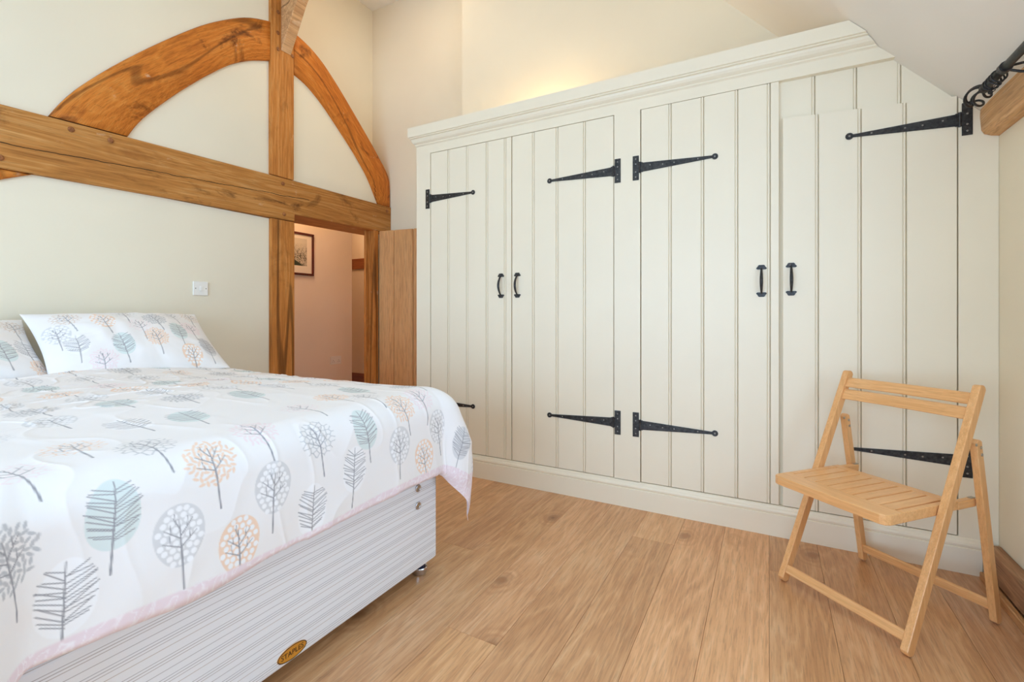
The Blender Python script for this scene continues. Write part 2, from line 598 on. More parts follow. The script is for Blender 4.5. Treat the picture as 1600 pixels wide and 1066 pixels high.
wall_back = struct(boxes("wall_back", [((-2.173, 1.0), (YB, YB + .3), (0, ZC)), ((XB, -2.173), (YA, YA + .13), (0, ZC))], M['plaster']))
wr = [((XR, 1.0), (YREAR, WR[0]), (0, 2.4)), ((XR, 1.0), (WR[1], YB), (0, 2.4)), ((XR, 1.0), (WR[0], WR[1]), (0, WR[2])), ((XR, 1.0), (WR[0], WR[1]), (WR[3], 2.4))]
wall_right = struct(boxes("wall_right", wr, M['plaster']))
wb = [((XB, WB[0]), (YREAR - .15, YREAR), (0, ZC)), ((WB[1], 1.0), (YREAR - .15, YREAR), (0, ZC)), ((WB[0], WB[1]), (YREAR - .15, YREAR), (0, WB[2])), ((WB[0], WB[1]), (YREAR - .15, YREAR), (WB[3], ZC))]
wall_rear = struct(boxes("wall_rear", wb, M['plaster']))
def slope_piece(bm, xa, xb, y0, y1):
    add_prism(bm, [(xa, slope_z(xa)), (xb, slope_z(xb)), (xb + .10, slope_z(xb) + .095), (xa + .10, slope_z(xa) + .095)], 1, y0, y1)


bm = bmesh.new()
slope_piece(bm, XS, 1.02, YREAR - .15, RL[2])
slope_piece(bm, XS, 1.02, RL[3], YA + .13)
slope_piece(bm, XS, RL[0], RL[2], RL[3])
slope_piece(bm, RL[1], 1.02, RL[2], RL[3])
add_prism(bm, [(XB - .06, ZC), (XS, ZC), (XS + .10, ZC + .095), (XB - .06, ZC + .095)], 1, YREAR - .15, YA + .13)
ceiling = struct(link("ceiling", bm_mesh(bm), M['ceiling']))
bm = bmesh.new()
for x0_, x1_, y0_, y1_ in ((RL[0], RL[0] + .05, RL[2], RL[3]), (RL[1] - .05, RL[1], RL[2], RL[3]), (RL[0] + .05, RL[1] - .05, RL[2], RL[2] + .05), (RL[0] + .05, RL[1] - .05, RL[3] - .05, RL[3])):
    add_prism(bm, [(x0_ + .02, slope_z(x0_) + .02), (x1_ + .02, slope_z(x1_) + .02), (x1_ + .06, slope_z(x1_) + .06), (x0_ + .06, slope_z(x0_) + .06)], 1, y0_, y1_)
added_roof_window = struct(link("added_rooflight", bm_mesh(bm), M['switch']))  # frame of the added rooflight, out of view, for light from above
bm = bmesh.new()
add_prism(bm, [(RL[0] + .09, slope_z(RL[0] + .05) + .04), (RL[1] - .01, slope_z(RL[1] - .05) + .04), (RL[1] - .008, slope_z(RL[1] - .05) + .042), (RL[0] + .092, slope_z(RL[0] + .05) + .042)], 1, RL[2] + .05, RL[3] - .05)
link("pane", bm_mesh(bm), M['glass'], added_roof_window)


def window(name, axis, rect, at, n):
    a0, a1, z0, z1 = rect
    bars = []
    w = .05
    cuts = [a0 + (a1 - a0) * i / n for i in range(n + 1)]

    def bx(a, b_, c, d_):
        return ((a, b_), (at, at + .06), (c, d_)) if axis == 'x' else ((at, at + .06), (a, b_), (c, d_))
    for cx_ in cuts:
        lo = max(a0, cx_ - w / 2)
        hi = min(a1, cx_ + w / 2)
        bars.append(bx(lo, hi, z0, z1))
    bars += [bx(a0, a1, z0, z0 + w), bx(a0, a1, z1 - w, z1)]
    o = struct(boxes(name, bars, M['switch']))
    for i in range(n):
        if axis == 'x':
            box("pane", (cuts[i] + w / 2, cuts[i + 1] - w / 2), (at + .028, at + .032), (z0 + w, z1 - w), M['glass'], o)
        else:
            box("pane", (at + .028, at + .032), (cuts[i] + w / 2, cuts[i + 1] - w / 2), (z0 + w, z1 - w), M['glass'], o)
    return o


window("window_1", 'y', WR, 0.91, 3)
window("window_2", 'x', WB, YREAR - .12, 3)

# landing beyond the doorway
XH = -4.2
hall = struct(boxes("wall_hall", [((XH - .2, XH), (0.9, 3.86), (0, 2.5)), ((-6.2, -3.2), (4.9, 5.05), (0, 2.5)), ((-6.2, XH - .2), (3.7, 3.86), (0, 2.5)),
                                  ((XB + .02, XB + .1), (YA + .13, 4.9), (0, 2.5)), ((XH, XB - .05), (0.9, 1.0), (0, 2.5)), ((-6.3, -6.2), (3.7, 5.05), (0, 2.5)),
                                  ], M['hall_plaster']))
hall_c = struct(box("ceiling_hall", (-6.3, XB - .061), (0.9, 5.05), (2.42, 2.5), M['hall_plaster']))
struct(box("trim_1", (-6.2, -3.4), (4.87, 4.8995), (1.735, 1.885), M['hall_wood'], bev=.004))
struct(box("baseboard_hall", (-6.2, -3.4), (4.88, 4.8995), (0, 0.24), M['hall_wood'], bev=.004))

# ------------------------------------------------------------------ timber frame
def add_shake(m):
    """the long drying crack that wanders along the beam, measured from the beam's own origin"""
    nt = m.node_tree
    b = nt.nodes["Principled BSDF"]
    old = b.inputs["Base Color"].links[0].from_socket
    tc = node(nt, "ShaderNodeTexCoord")
    sp = node(nt, "ShaderNodeSeparateXYZ")
    nt.links.new(tc.outputs["Object"], sp.inputs[0])
    mp = node(nt, "ShaderNodeMapping")
    mp.inputs["Scale"].default_value = (0, 3.0, 0)
    nt.links.new(tc.outputs["Object"], mp.inputs["Vector"])
    wob = mathn(nt, 'MULTIPLY', mathn(nt, 'SUBTRACT', noise(nt, mp.outputs[0], 1.0, 6, .6), .5), .035)
    zc = mathn(nt, 'ADD', mathn(nt, 'MULTIPLY', sp.outputs["Y"], .0537), .120)
    d_ = mathn(nt, 'ABSOLUTE', mathn(nt, 'SUBTRACT', mathn(nt, 'SUBTRACT', sp.outputs["Z"], zc), wob))
    wd_ = mathn(nt, 'ADD', .0006, mathn(nt, 'MULTIPLY', noise(nt, mp.outputs[0], 2.3, 2), .0034))
    fade = mathn(nt, 'LESS_THAN', sp.outputs["Y"], 1.62)
    k = mathn(nt, 'MULTIPLY', mathn(nt, 'LESS_THAN', d_, wd_), fade)
    nt.links.new(mixc(nt, mathn(nt, 'MULTIPLY', k, .9), old, srgb(48, 28, 14)), b.inputs["Base Color"])


def pegs(parent, pts):
    for y, z in pts:
        bm = bmesh.new()
        add_dome(bm, (XT + .001, y, z), .0145, .006, 0, 9, 1)
        link("peg", bm_mesh(bm), M['peg'], parent)


bm = bmesh.new()
bt = [(YREAR, 2.02), (0.769, 2.047), (1.262, 2.057), (2.103, 2.071), (YA - .002, 2.079)]
bb = [(YA - .002, 1.838), (2.298, 1.824), (2.296, 1.772), (2.102, 1.769), (1.6, 1.768), (1.004, 1.757), (0.6, 1.748), (YREAR, 1.72)]
fa, fb = add_prism(bm, bt + bb, 0, XB, XT)
bevel_all(bm, .007, 2, 40)
bmesh.ops.triangulate(bm, faces=[f for f in bm.faces if len(f.verts) > 4])
M['tie'] = wood("aged_oak_tie_beam", srgb(138, 82, 32), srgb(186, 126, 62), srgb(210, 160, 98), 'Y', 0.6, knots=0.8, stains=0.9, spec=.25)
add_shake(M['tie'])
tie = tag(link("tie_beam", bm_mesh(bm), M['tie'], origin=(XT, 0.8, 1.75)), "heavy horizontal oak beam running across the wall above the bed and doorway", "beam", kind="thing")
pegs(tie, [(1.019, 2.015), (1.181, 2.012), (0.769, 1.80), (2.198, 2.029), (2.207, 1.81), (3.252, 2.035)])

king = tag(box("king_post", (XP - .12, XT), (2.103, 2.290), (2.0755, ZC - .001), M['beam_z'], bev=.007, seg=2, origin=(XT, 2.2, 2.07)),
           "upright oak post standing on the horizontal beam between the two arched braces", "post", kind="thing")
pegs(king, [(2.157, 3.10), (2.160, 2.985), (2.275, 2.99), (2.16, 3.25)])
dpost = tag(box("door_post", (XB - .05, XT), (2.107, 2.295), (0.0, 1.7665), M['beam_z'], bev=.007, seg=2, origin=(XT, 2.2, 0)),
            "upright oak post under the beam beside the doorway", "post", kind="thing")


def brace(name, outer, inner, label, x0, x1):
    """curved timber: outer and inner outlines resampled to the same count, grain follows the curve"""
    def resample(pts, n):
        P = np.array(pts, float)
        s = np.concatenate([[0], np.cumsum(np.linalg.norm(np.diff(P, axis=0), axis=1))])
        t = np.linspace(0, s[-1], n)
        # light smoothing
        y = np.interp(t, s, P[:, 0])
        z = np.interp(t, s, P[:, 1])
        for _ in range(3):
            y[1:-1] = (y[:-2] + 2 * y[1:-1] + y[2:]) / 4
            z[1:-1] = (z[:-2] + 2 * z[1:-1] + z[2:]) / 4
        return np.stack([y, z], 1), t
    n = 34
    A, ta = resample(outer, n)
    B, tb = resample(inner, n)
    bm = bmesh.new()
    uv = bm.loops.layers.uv.new("UVMap")
    c = .008
    loops = []
    for i in range(n):
        a, b_ = A[i], B[i]
        dv = (b_ - a) / np.linalg.norm(b_ - a)
        sec = [(x1 - c, *a), (x1, *(a + dv * c)), (x1, *(b_ - dv * c)), (x1 - c, *b_), (x0, *b_), (x0, *a)]
        loops.append(([bm.verts.new(p) for p in sec], np.linalg.norm(b_ - a)))
    for i in range(n - 1):
        (P, wp), (Q, wq) = loops[i], loops[i + 1]
        for k in range(6):
            f = bm.faces.new([P[k], P[(k + 1) % 6], Q[(k + 1) % 6], Q[k]])
            ac = [0, .02, wp - .02, wp, wp + .2, wp + .4, wp + .6]
            cs = [ac[k], ac[k + 1], ac[k + 1], ac[k]]
            ls = [ta[i], ta[i], ta[i + 1], ta[i + 1]]
            for lp, cc_, ll in zip(f.loops, cs, ls):
                lp[uv].uv = (cc_, ll)
            f.smooth = True
    bm.faces.new(loops[0][0])
    bm.faces.new(loops[-1][0])
    me = bm_mesh(bm)
    o = link(name, me, M['beam_uv'], origin=(x1, outer[0][0], min(p[1] for p in outer + inner)))
    return tag(o, label, "brace", kind="thing")


def lift(pts, first=None):
    return pts


lo = [(y, z + .012) for y, z in LOUT]
lo[0] = (0.938, 2.0545)
li_ = [(y, z + .0) for y, z in LIN]
li_[0] = (1.262, 2.0615)
lo[-1] = (2.1015, 3.156)
li_[-1] = (2.1015, 2.877)
brace("arched_brace", lo, li_, "curved oak brace arching from the beam over the bed up to the upright post", XP + .0005, XT - .004)
ro = list(ROUT)
ro[0] = (2.2915, 3.18)
ro[-1] = (3.303, 2.081)
ri = list(RIN)
ri[0] = (2.2915, 2.874)
ri[-1] = (3.155, 2.080)
brace("arched_brace", ro, ri, "curved oak brace arching from the upright post down to the beam above the doorway", XU + .06, XT - .004)
brace("arched_brace", [(0.879, 1.7535), (0.60, 1.7465), (0.2, 1.735), (-0.1, 1.730), (-.24, 1.728)][::-1], [(0.877, 1.752), (0.769, 1.702), (0.5, 1.54), (0.2, 1.25), (.02, 0.95)][::-1],
      "short curved oak brace meeting the underside of the beam above the pillows", XP + .0005, XT - .004)

# rising strut from the post towards the ridge
st_in = [(XT + .001, 2.985), (XT + .055, 3.08), (XT + .11, 3.18), (XT + .172, 3.293), (XT + .30, 3.48), (XT + .50, 3.70), (XT + .80, ZC - .002)]
st_out = [(XT + .001, ZC - .002)]
strut = tag(prism("ridge_strut", st_in + st_out, 1, 2.181, 2.262, M['lintel'], bev=.004, origin=(XT, 2.22, 2.98)),
            "pale oak strut springing from the upright post towards the ridge", "strut", kind="thing")

# doorway: jamb and plank door standing open
jamb = struct(boxes("trim_2", [((XT - .075, XT - .002), (3.097, 3.150), (0, 1.8355)), ((XT - .10, XT - .075), (3.070, 3.150), (0, 1.8355))], M['beam_z'], bev=.003))
DP0 = Vector((-3.0885, 3.1475, 0))
DD = Vector((0.4, 0.055, 0)).normalized()
DN = Vector((-DD.y, DD.x, 0))


def door_prism(name, a, b_, z0, z1, t0, t1, parent, mat=None, bev=.004):
    bm = bmesh.new()
    cs = [DP0 + DD * s + DN * t for s, t in ((a, t0), (b_, t0), (b_, t1), (a, t1))]
    add_prism(bm, [(c.x, c.y) for c in cs], 2, z0, z1)
    if bev:
        bevel_all(bm, bev)
    return link(name, bm_mesh(bm), mat or M['door'], parent)


door = struct(tag(door_prism("door_1", 0.002, 0.742, .03, 1.80, .024, .044, None), "brown oak plank door standing open beside the white wardrobe", "door"))
door["_org"] = (0, 0, 0)
cut = [0.0, .160, .359, .555, .744]
for i in range(4):
    p = door_prism("plank", cut[i] + .002, cut[i + 1] - .002, .012, 1.834, 0.0, .0238, door, bev=.006)
    t = (1.03, .98, .96, 1.0)[i]
    p.color = (t, t, t, 1)

# ------------------------------------------------------------------ fitted wardrobe
YF = 2.645
wd = thing("fitted_wardrobe", "long cream fitted wardrobe with four boarded doors and black strap hinges", "wardrobe", (-0.7, YF, 0))
C = M['cream']
XW0, XW1 = -2.226, XR - .001
ztop_r = 2.285
# face frame
bm = bmesh.new()
add_box(bm, (XW0, -2.103), (YF, YF + .03), (0.0, ztop_r))
add_box(bm, (-.779, -.631), (YF, YF + .03), (0.0, 2.2235))
add_prism(bm, [(.700, 0.0), (XW1, 0.0), (XW1, slope_z(XW1) - .004), (.700, slope_z(.700) - .004)], 1, YF, YF + .03)
add_prism(bm, [(-2.103, 2.2235), (.49, 2.2235), (.435, 2.28), (.43, ztop_r), (-2.103, ztop_r)], 1, YF, YF + .03)
add_box(bm, (-2.103, .700), (YF, YF + .03), (0.0, .147))
add_box(bm, (.020, .090), (YF + .029, YF + .045), (0.147, 2.2235))
add_box(bm, (-1.475, -1.425), (YF + .029, YF + .045), (0.147, 2.2235))
bmesh.ops.triangulate(bm, faces=[f for f in bm.faces if len(f.verts) > 4])
link("face_frame", bm_mesh(bm), C, wd)
# carcass
boxes("carcass", [((XW0, XW0 + .02), (YF + .03, YB - .01), (0, 2.28)), ((XW0 + .02, .38), (YF + .03, YB - .01), (2.26, 2.28)),
                  ((-.715, -.695), (YF + .03, YB - .01), (0, 2.26)), ((XW0 + .02, XW1 - .03), (YF + .03, YB - .01), (.10, .12))], C, wd)
# cornice with a stepped, coved profile, cut along the roof slope
prof = [(YF - .0, 2.281), (YF - .004, 2.285), (YF - .010, 2.288), (YF - .010, 2.296), (YF - .016, 2.299), (YF - .026, 2.306), (YF - .034, 2.317), (YF - .038, 2.328),
        (YF - .050, 2.330), (YF - .050, 2.336), (YF - .060, 2.338), (YF - .060, 2.405), (YF + .03, 2.405), (YF + .03, 2.281)]
bm = bmesh.new()
L_ = [bm.verts.new((XW0 - (YF - y) * .55 if y < YF else XW0, y, z)) for y, z in prof]
R_ = [bm.verts.new(((2.74 - z) / 1.055 - .003, y, z)) for y, z in prof]
n = len(prof)
for i in range(n):
    bm.faces.new([L_[i], L_[(i + 1) % n], R_[(i + 1) % n], R_[i]])
bm.faces.new(L_)
bm.faces.new(R_)
bmesh.ops.triangulate(bm, faces=[f for f in bm.faces if len(f.verts) > 4])
link("cornice", bm_mesh(bm), C, wd)
# skirting with a moulded top
prof = [(YF - .001, 0), (2.628, 0), (2.628, .103), (2.6285, .106), (2.633, .108), (2.630, .112), (2.629, .120), (2.632, .128), (2.638, .134), (2.640, .142), (2.643, .145), (YF - .001, .145)]
prism("skirting", prof, 0, XW0 - .01, .770, C, wd)


def plank_mesh(x0, x1, z0, z1a, z1b, yf, th=.02, bead=True):
    """one board: long arris at one edge, bead and quirk at the other"""
    yb = yf + th
    if bead:
        pr = [(x0 + .0006, yb), (x0 + .0006, yf + .004), (x0 + .003, yf), (x1 - .0145, yf), (x1 - .0140, yf + .006), (x1 - .0118, yf + .006), (x1 - .0113, yf + .0018), (x1 - .009, yf), (x1 - .006, yf),
              (x1 - .0032, yf + .0018), (x1 - .0012, yf + .006), (x1 - .0006, yb)]
    else:
        pr = [(x0 + .0006, yb), (x0 + .0006, yf + .004), (x0 + .003, yf), (x1 - .002, yf), (x1 - .0006, yf + .002), (x1 - .0006, yb)]
    bm = bmesh.new()
    zt = lambda x: z1a + (z1b - z1a) * (x - x0) / (x1 - x0)
    A = [bm.verts.new((x, y, z0)) for x, y in pr]
    B = [bm.verts.new((x, y, zt(x))) for x, y in pr]
    k = len(pr)
    for i in range(k):
        bm.faces.new([A[i], A[(i + 1) % k], B[(i + 1) % k], B[i]])
    bm.faces.new(A)
    bm.faces.new(B)
    bmesh.ops.triangulate(bm, faces=[f for f in bm.faces if len(f.verts) > 4])
    return bm_mesh(bm)


def strap_hinge(door_o, xp, xe, z):
    """T hinge: upright plate at xp on the frame, tapered strap ending in a disc at xe on the door"""
    s = 1 if xe > xp else -1
    y = YF
    bm = bmesh.new()
    add_box(bm, (xp - .017, xp + .017), (y - .0045, y + .0), (z - .068, z + .068))
    x0 = xp + s * .017
    xk = xp + s * .034
    pts = [(xk, z + .025), (xe - s * .03, z + .0075), (xe - s * .012, z + .0065)]
    k = 12
    for i in range(k + 1):
        a = math.pi * (0.86 - 1.72 * i / k)
        pts.append((xe + s * .0155 * math.cos(a), z + .0155 * math.sin(a)))
    pts += [(xe - s * .012, z - .0065), (xe - s * .03, z - .0075), (xk, z - .025)]
    if s < 0:
        pts = pts[::-1]
    add_prism(bm, pts, 1, y - .0052, y - .0002)
    bevel_all(bm, .0009)
    # knuckle
    lo_x, hi_x = sorted((x0 - s * .004, xk + s * .004))
    add_box(bm, (lo_x, hi_x), (y - .0075, y - .0005), (z - .027, z + .027))
    add_tube(bm, [(xp + s * .024, y - .006, z - .03), (xp + s * .024, y - .006, z + .03)], .006, 8)
    bmesh.ops.triangulate(bm, faces=[f for f in bm.faces if len(f.verts) > 4])
    h = link("strap_hinge", bm_mesh(bm), M['iron'], door_o)
    bm = bmesh.new()
    for dz in (-.05, -.022, .022, .05):
        add_dome(bm, (xp, y - .0045, z + dz), .0042, .002, 1, 7)
    L = abs(xe - xk)
    for fr in (.12, .3, .46, .78):
        add_dome(bm, (xk + s * L * fr, y - .0051, z + (.006 if fr < .2 else 0)), .0038, .002, 1, 7)
    add_dome(bm, (xe, y - .0051, z), .0045, .002, 1, 7)
    me = bm_mesh(bm)
    hi = bpy.data.objects.new("rivets_tmp", me)
    # rivet heads join the hinge's own mesh
    base = h.data
    b2 = bmesh.new()
    b2.from_mesh(base)
    nf = len(b2.faces)
    me.transform(Matrix.Translation(-Vector(h["_org"])))
    b2.from_mesh(me)
    b2.faces.ensure_lookup_table()
    for f in b2.faces[nf:]:
        f.material_index = 1
    b2.to_mesh(base)
    b2.free()
    base.materials.append(M['rivet'])
    bpy.data.objects.remove(hi)
    return h


def pull_handle(door_o, x, z):
    bm = bmesh.new()
    y = YF - .0005
    for s in (1, -1):
        zc = z + s * .061
        pts = []
        k = 14
        for i in range(k + 1):
            a = math.pi * i / k
            w = 1 + .08 * math.cos(6 * a)
            pts.append((x + .022 * math.cos(a) * w, zc + s * (.019 * math.sin(a) * w)))
        pts.append((x - .018, zc - s * .004))
        pts.append((x + .018, zc - s * .004))
        add_prism(bm, pts if s > 0 else pts[::-1], 1, y - .004, y)
        for dx, dz in ((0, .012), (-.013, .002), (.013, .002)):
            add_dome(bm, (x + dx, y - .004, zc + s * dz), .0028, .0016, 1, 6)
    path, rad = [], []
    for i in range(17):
        t = i / 16
        zz = z + .062 - .124 * t
        bow = math.sin(math.pi * t) ** 0.75
        path.append((x, y - .003 - .034 * bow, zz))
        rad.append(.0042 + .0035 * math.sin(math.pi * t))
    add_tube(bm, path, rad, 8)
    bmesh.ops.triangulate(bm, faces=[f for f in bm.faces if len(f.verts) > 4])
    o = link("handle", bm_mesh(bm), M['iron'], door_o)
    return o


def ward_door(label, cuts, z0, z1a, z1b, yf, handle_x, hinge_plate, hinge_end, strip=None):
    x0, x1 = cuts[0], cuts[-1]
    zt = lambda x: z1a + (z1b - z1a) * (x - x0) / (x1 - x0)
    d_ = box("door", (x0 + .002, x1 - .002), (yf + .0205, yf + .028), (z0 + .002, min(z1a, z1b) - .004), C, wd)
    d_["label"] = label
    for i in range(len(cuts) - 1):
        a, b_ = cuts[i], cuts[i + 1]
        if i == len(cuts) - 2 and strip:
            b_ = strip
        last = i == len(cuts) - 2
        link("plank", plank_mesh(a, b_, z0, zt(a), zt(b_), yf, bead=not last or bool(strip)), C, d_)
    if strip:
        link("meeting_strip", plank_mesh(strip, x1, z0, zt(strip), zt(x1), yf - .001, .021, False), C, d_)
    pull_handle(d_, handle_x, 1.268 if handle_x < -1 else (1.248 if handle_x < 0 else 1.252))
    for z in (1.900, .466):
        strap_hinge(d_, hinge_plate, hinge_end, z)
    return d_


ZB = .151
ward_door("cream boarded door, second one along hidden partly by the bed corner", [-2.0995, -1.939, -1.783, -1.628, -1.4495], ZB, 2.2195, 2.2195, YF, -1.525, -2.125, -1.741, strip=-1.489)
ward_door("cream boarded door hinged on the middle stile", [-1.4455, -1.287, -1.127, -.952, -.7825], ZB, 2.2195, 2.2195, YF, -1.405, -.758, -1.181)
ward_door("cream boarded door opposite, hinged on the middle stile", [-.6275, -.465, -.301, -.140, .042], ZB, 2.2205, 2.2205, YF, -.034, -.655, -.247, strip=.004)
ward_door("cream shorter door behind the folding chair", [.056, .204, .368, .529, .6965], ZB, 2.036, 2.004, YF, .093, .727, .323)
for d_ in [o for o in wd.children if o.name.startswith("door")]:
    del d_["label"]
# boarded panel above the short door, set back and cut by the roof slope
pan = box("upper_panel", (.044, .6985), (YF + .050, YF + .056), (1.95, 2.06), C, wd)
pc = [.043, .192, .355, .516, .699]
for i in range(4):
    a, b_ = pc[i], pc[i + 1]
    za = min(2.375, slope_z(a) + .004)
    zb = min(2.375, slope_z(b_) + .004)
    link("plank", plank_mesh(a, b_, 1.96, za, zb, YF + .0305, .015), C, pan)

# ------------------------------------------------------------------ lintel, low sill, curtain pole
lb = []
for i in range(15):
    t = i / 14
    y = -0.7 + (YF - .002 + 0.7) * t
    w = .006 * math.sin(y * 5.1) + .004 * math.sin(y * 12.3)
    lb.append((y, w))
bm = bmesh.new()
rows = []
for y, w in lb:
    sec = [(.767 + w * .3, 1.958), (.766, 1.90), (.767 + w * .4, 1.835 + w), (.776 + w * .4, 1.818 + w), (.800, 1.813 + w * .5), (.8245, 1.812), (.8245, 1.90), (.8245, slope_z(.8245) - .002), (.78, min(1.960, slope_z(.78) - .002))]
    rows.append([bm.verts.new((x, y, z)) for x, z in sec])
for A, B in zip(rows[:-1], rows[1:]):
    for k in range(9):
        f = bm.faces.new([A[k], A[(k + 1) % 9], B[(k + 1) % 9], B[k]])
        f.smooth = False
bm.faces.new(rows[0])
bm.faces.new(rows[-1])
lin = tag(link("window_lintel", bm_mesh(bm), M['lintel'], origin=(.80, 1.0, 1.81)), "rough pale oak lintel under the sloping ceiling beside the curtain pole", "lintel", kind="thing")

sill = thing("timber_sill", "worn oak ledge along the foot of the wall beside the folding chair", "ledge", (.80, 1.2, 0))
box("ledge", (.772, .8245), (-1.6, YF - .019), (.036, .141), M['sill'], sill, .006, 2)
box("trim_board", (.752, .772), (-1.6, 2.60), (0.0005, .034), M['sill_trim'], sill, .003)

pole = thing("curtain_pole", "black iron curtain pole with rings and a twisted cage finial", "curtain pole", (.70, 1.0, 1.917))
PX, PZ = .700, 1.917
tube("pole", [(PX, -0.6, PZ), (PX, 2.36, PZ)], .0135, M['iron'], pole, 16)
bm = bmesh.new()
add_tube(bm, [(PX, 2.345, PZ), (PX, 2.372, PZ)], .0165, 14)
add_tube(bm, [(PX, 2.372, PZ), (PX, 2.385, PZ)], [.012, .008], 12)
for k in range(4):
    ph_ = k * math.pi / 2
    pth = []
    for i in range(22):
        t = i / 21
        r = .034 * math.sin(math.pi * t) ** .8 + .004
        a = ph_ + t * math.pi * 1.1
        pth.append((PX + r * math.cos(a), 2.382 + .115 * t, PZ + r * math.sin(a)))
    add_tube(bm, pth, .0042, 7)
add_tube(bm, [(PX, 2.492, PZ), (PX, 2.500, PZ), (PX, 2.508, PZ), (PX, 2.514, PZ)], [.008, .010, .008, .003], 10)
link("finial", bm_mesh(bm), M['iron'], pole, smooth=True)
for i, (y, tilt) in enumerate(((2.318, .25), (2.296, -.15), (2.268, .35), (2.246, .1))):
    pts = [(PX + .021 * math.cos(a), y + tilt * .021 * math.sin(a), PZ - .0065 + .021 * math.sin(a)) for a in [2 * math.pi * k / 20 for k in range(20)]]
    r_ = tube("ring", pts, .0028, M['iron'], pole, 7, closed=True)
    tube("eyelet", [(PX + .006 * math.cos(a), y, PZ - .0345 + .006 * math.sin(a)) for a in [2 * math.pi * k / 12 for k in range(12)]], .0016, M['iron'], r_, 6, closed=True)
for yb in (2.20, 0.0):
    bm = bmesh.new()
    add_tube(bm, [(PX, yb - .012, PZ), (PX, yb + .012, PZ)], .0185, 14)
    add_tube(bm, [(PX + .014, yb, PZ + .004), (PX + .04, yb, PZ + .006), (.759, yb, PZ + .008)], .0045, 8)
    add_tube(bm, [(PX + .012, yb, PZ - .010), (PX + .04, yb, PZ - .022), (.759, yb, PZ - .026)], .0045, 8)
    add_box(bm, (.757, .7625), (yb - .014, yb + .014), (PZ - .045, PZ + .030))
    link("bracket", bm_mesh(bm), M['iron'], pole)

# ------------------------------------------------------------------ switch, hall things
sw = thing("light_switch", "square white light switch plate on the wall above the bed", "switch", (XP, 1.645, 1.243))
box("plate", (XP, XP + .009), (1.601, 1.689), (1.200, 1.287), M['switch'], sw, .003, 2)
box("rocker", (XP + .009, XP + .0125), (1.638, 1.655), (1.228, 1.259), M['switch'], sw, .0015)
for y in (1.615, 1.676):
    bm = bmesh.new()
    add_dome(bm, (XP + .0088, y, 1.2435), .0032, .001, 0, 8, 1)
    link("screw", bm_mesh(bm), M['dark'], sw)
so = thing("wall_socket", "white double socket low on the landing wall seen through the doorway", "socket", (XH, 3.628, .58))
box("plate", (XH + .0005, XH + .009), (3.556, 3.700), (.536, .624), M['switch'], so, .003, 2)
for y in (3.59, 3.666):
    for dy, dz, w, h in ((-.011, -.012, .007, .004), (.011, -.012, .007, .004), (0, .004, .004, .008)):
        box("slot", (XH + .0088, XH + .0094), (y + dy - w / 2, y + dy + w / 2), (.575 + dz - h / 2, .575 + dz + h / 2), M['dark'], so)
    box("rocker", (XH + .009, XH + .012), (y - .008, y + .008), (.596, .612), M['switch'], so, .001)
pic = thing("framed_picture", "framed etching of a tree with a dark red frame on the landing wall", "picture", (XH, 3.14, 1.70))
py0, py1, pz0, pz1 = 2.93, 3.331, 1.484, 1.918
fw = .022
for nm, y, z in (("frame_rail", (py0, py1), (pz0, pz0 + fw)), ("frame_rail", (py0, py1), (pz1 - fw, pz1)), ("frame_rail", (py0, py0 + fw), (pz0 + fw, pz1 - fw)), ("frame_rail", (py1 - fw, py1), (pz0 + fw, pz1 - fw))):
    box(nm, (XH + .001, XH + .026), y, z, M['frame'], pic, .003)
box("mount", (XH + .001, XH + .012), (py0 + fw, py1 - fw), (pz0 + fw, pz1 - fw), M['mat'], pic)
pr_ = box("print", (XH + .012, XH + .0126), (3.01, 3.252), (1.58, 1.858), M['etching'], pic)

# ------------------------------------------------------------------ folding chair
ang = math.radians(-41.9)
ch = thing("folding_chair", "light beech folding chair with slatted seat standing before the wardrobe", "chair", (.209, 2.0495, 0), ang)
HW = .2235          # half width to the middle of a post
BX, BY, BZ = M['beech_X'], M['beech_Y'], M['beech_Z']


def cpart(name, bm, mat, parent=None, t=1.0):
    bmesh.ops.triangulate(bm, faces=[f for f in bm.faces if len(f.verts) > 4])
    o = link(name, bm_mesh(bm), mat, parent or ch)
    o.color = (t, t, t, 1)
    return o


def rounded_bar(p0, p1, w, t, mat, name, cap0=True, tt=1.0):
    """leg in the side plane: width w across the leg (in the y/z plane), thickness t along x, with softened ends"""
    p0, p1 = Vector(p0), Vector(p1)
    d = (p1 - p0)
    L = d.length
    d.normalize()
    n = Vector((1, 0, 0)).cross(d).normalized()
    ends = []
    r = .010
    out = []
    for s0, sg in ((0, 1), (L, -1)):
        pass
    pts = [(r, -w / 2), (L - r, -w / 2), (L - .003, -w / 2 + r * .7), (L, -w / 2 + r * 1.4), (L, w / 2 - r * 1.4), (L - .003, w / 2 - r * .7), (L - r, w / 2), (r, w / 2), (.003, w / 2 - r * .7), (0, w / 2 - r * 1.4), (0, -w / 2 + r * 1.4), (.003, -w / 2 + r * .7)]
    bm = bmesh.new()
    x0 = p0.x
    A = [bm.verts.new(Vector((x0 - t / 2, 0, 0)) + Vector((0, p0.y, p0.z)) + d * a + n * b_) for a, b_ in pts]
    B = [bm.verts.new(Vector((x0 + t / 2, 0, 0)) + Vector((0, p0.y, p0.z)) + d * a + n * b_) for a, b_ in pts]
    k = len(pts)
    for i in range(k):
        bm.faces.new([A[i], A[(i + 1) % k], B[(i + 1) % k], B[i]])
    bm.faces.new(A)
    bm.faces.new(B)
    bevel_all(bm, .0025, 2, 50)
    return cpart(name, bm, mat, t=tt)


for s in (-1, 1):
    rounded_bar((s * HW, .006, .004), (s * HW, .388, .838), .034, .024, BZ, "post")
    rounded_bar((s * (HW + .0), .480, .004), (s * (HW + .0), .362, .655), .030, .022, BZ, "rear_leg", tt=.95)
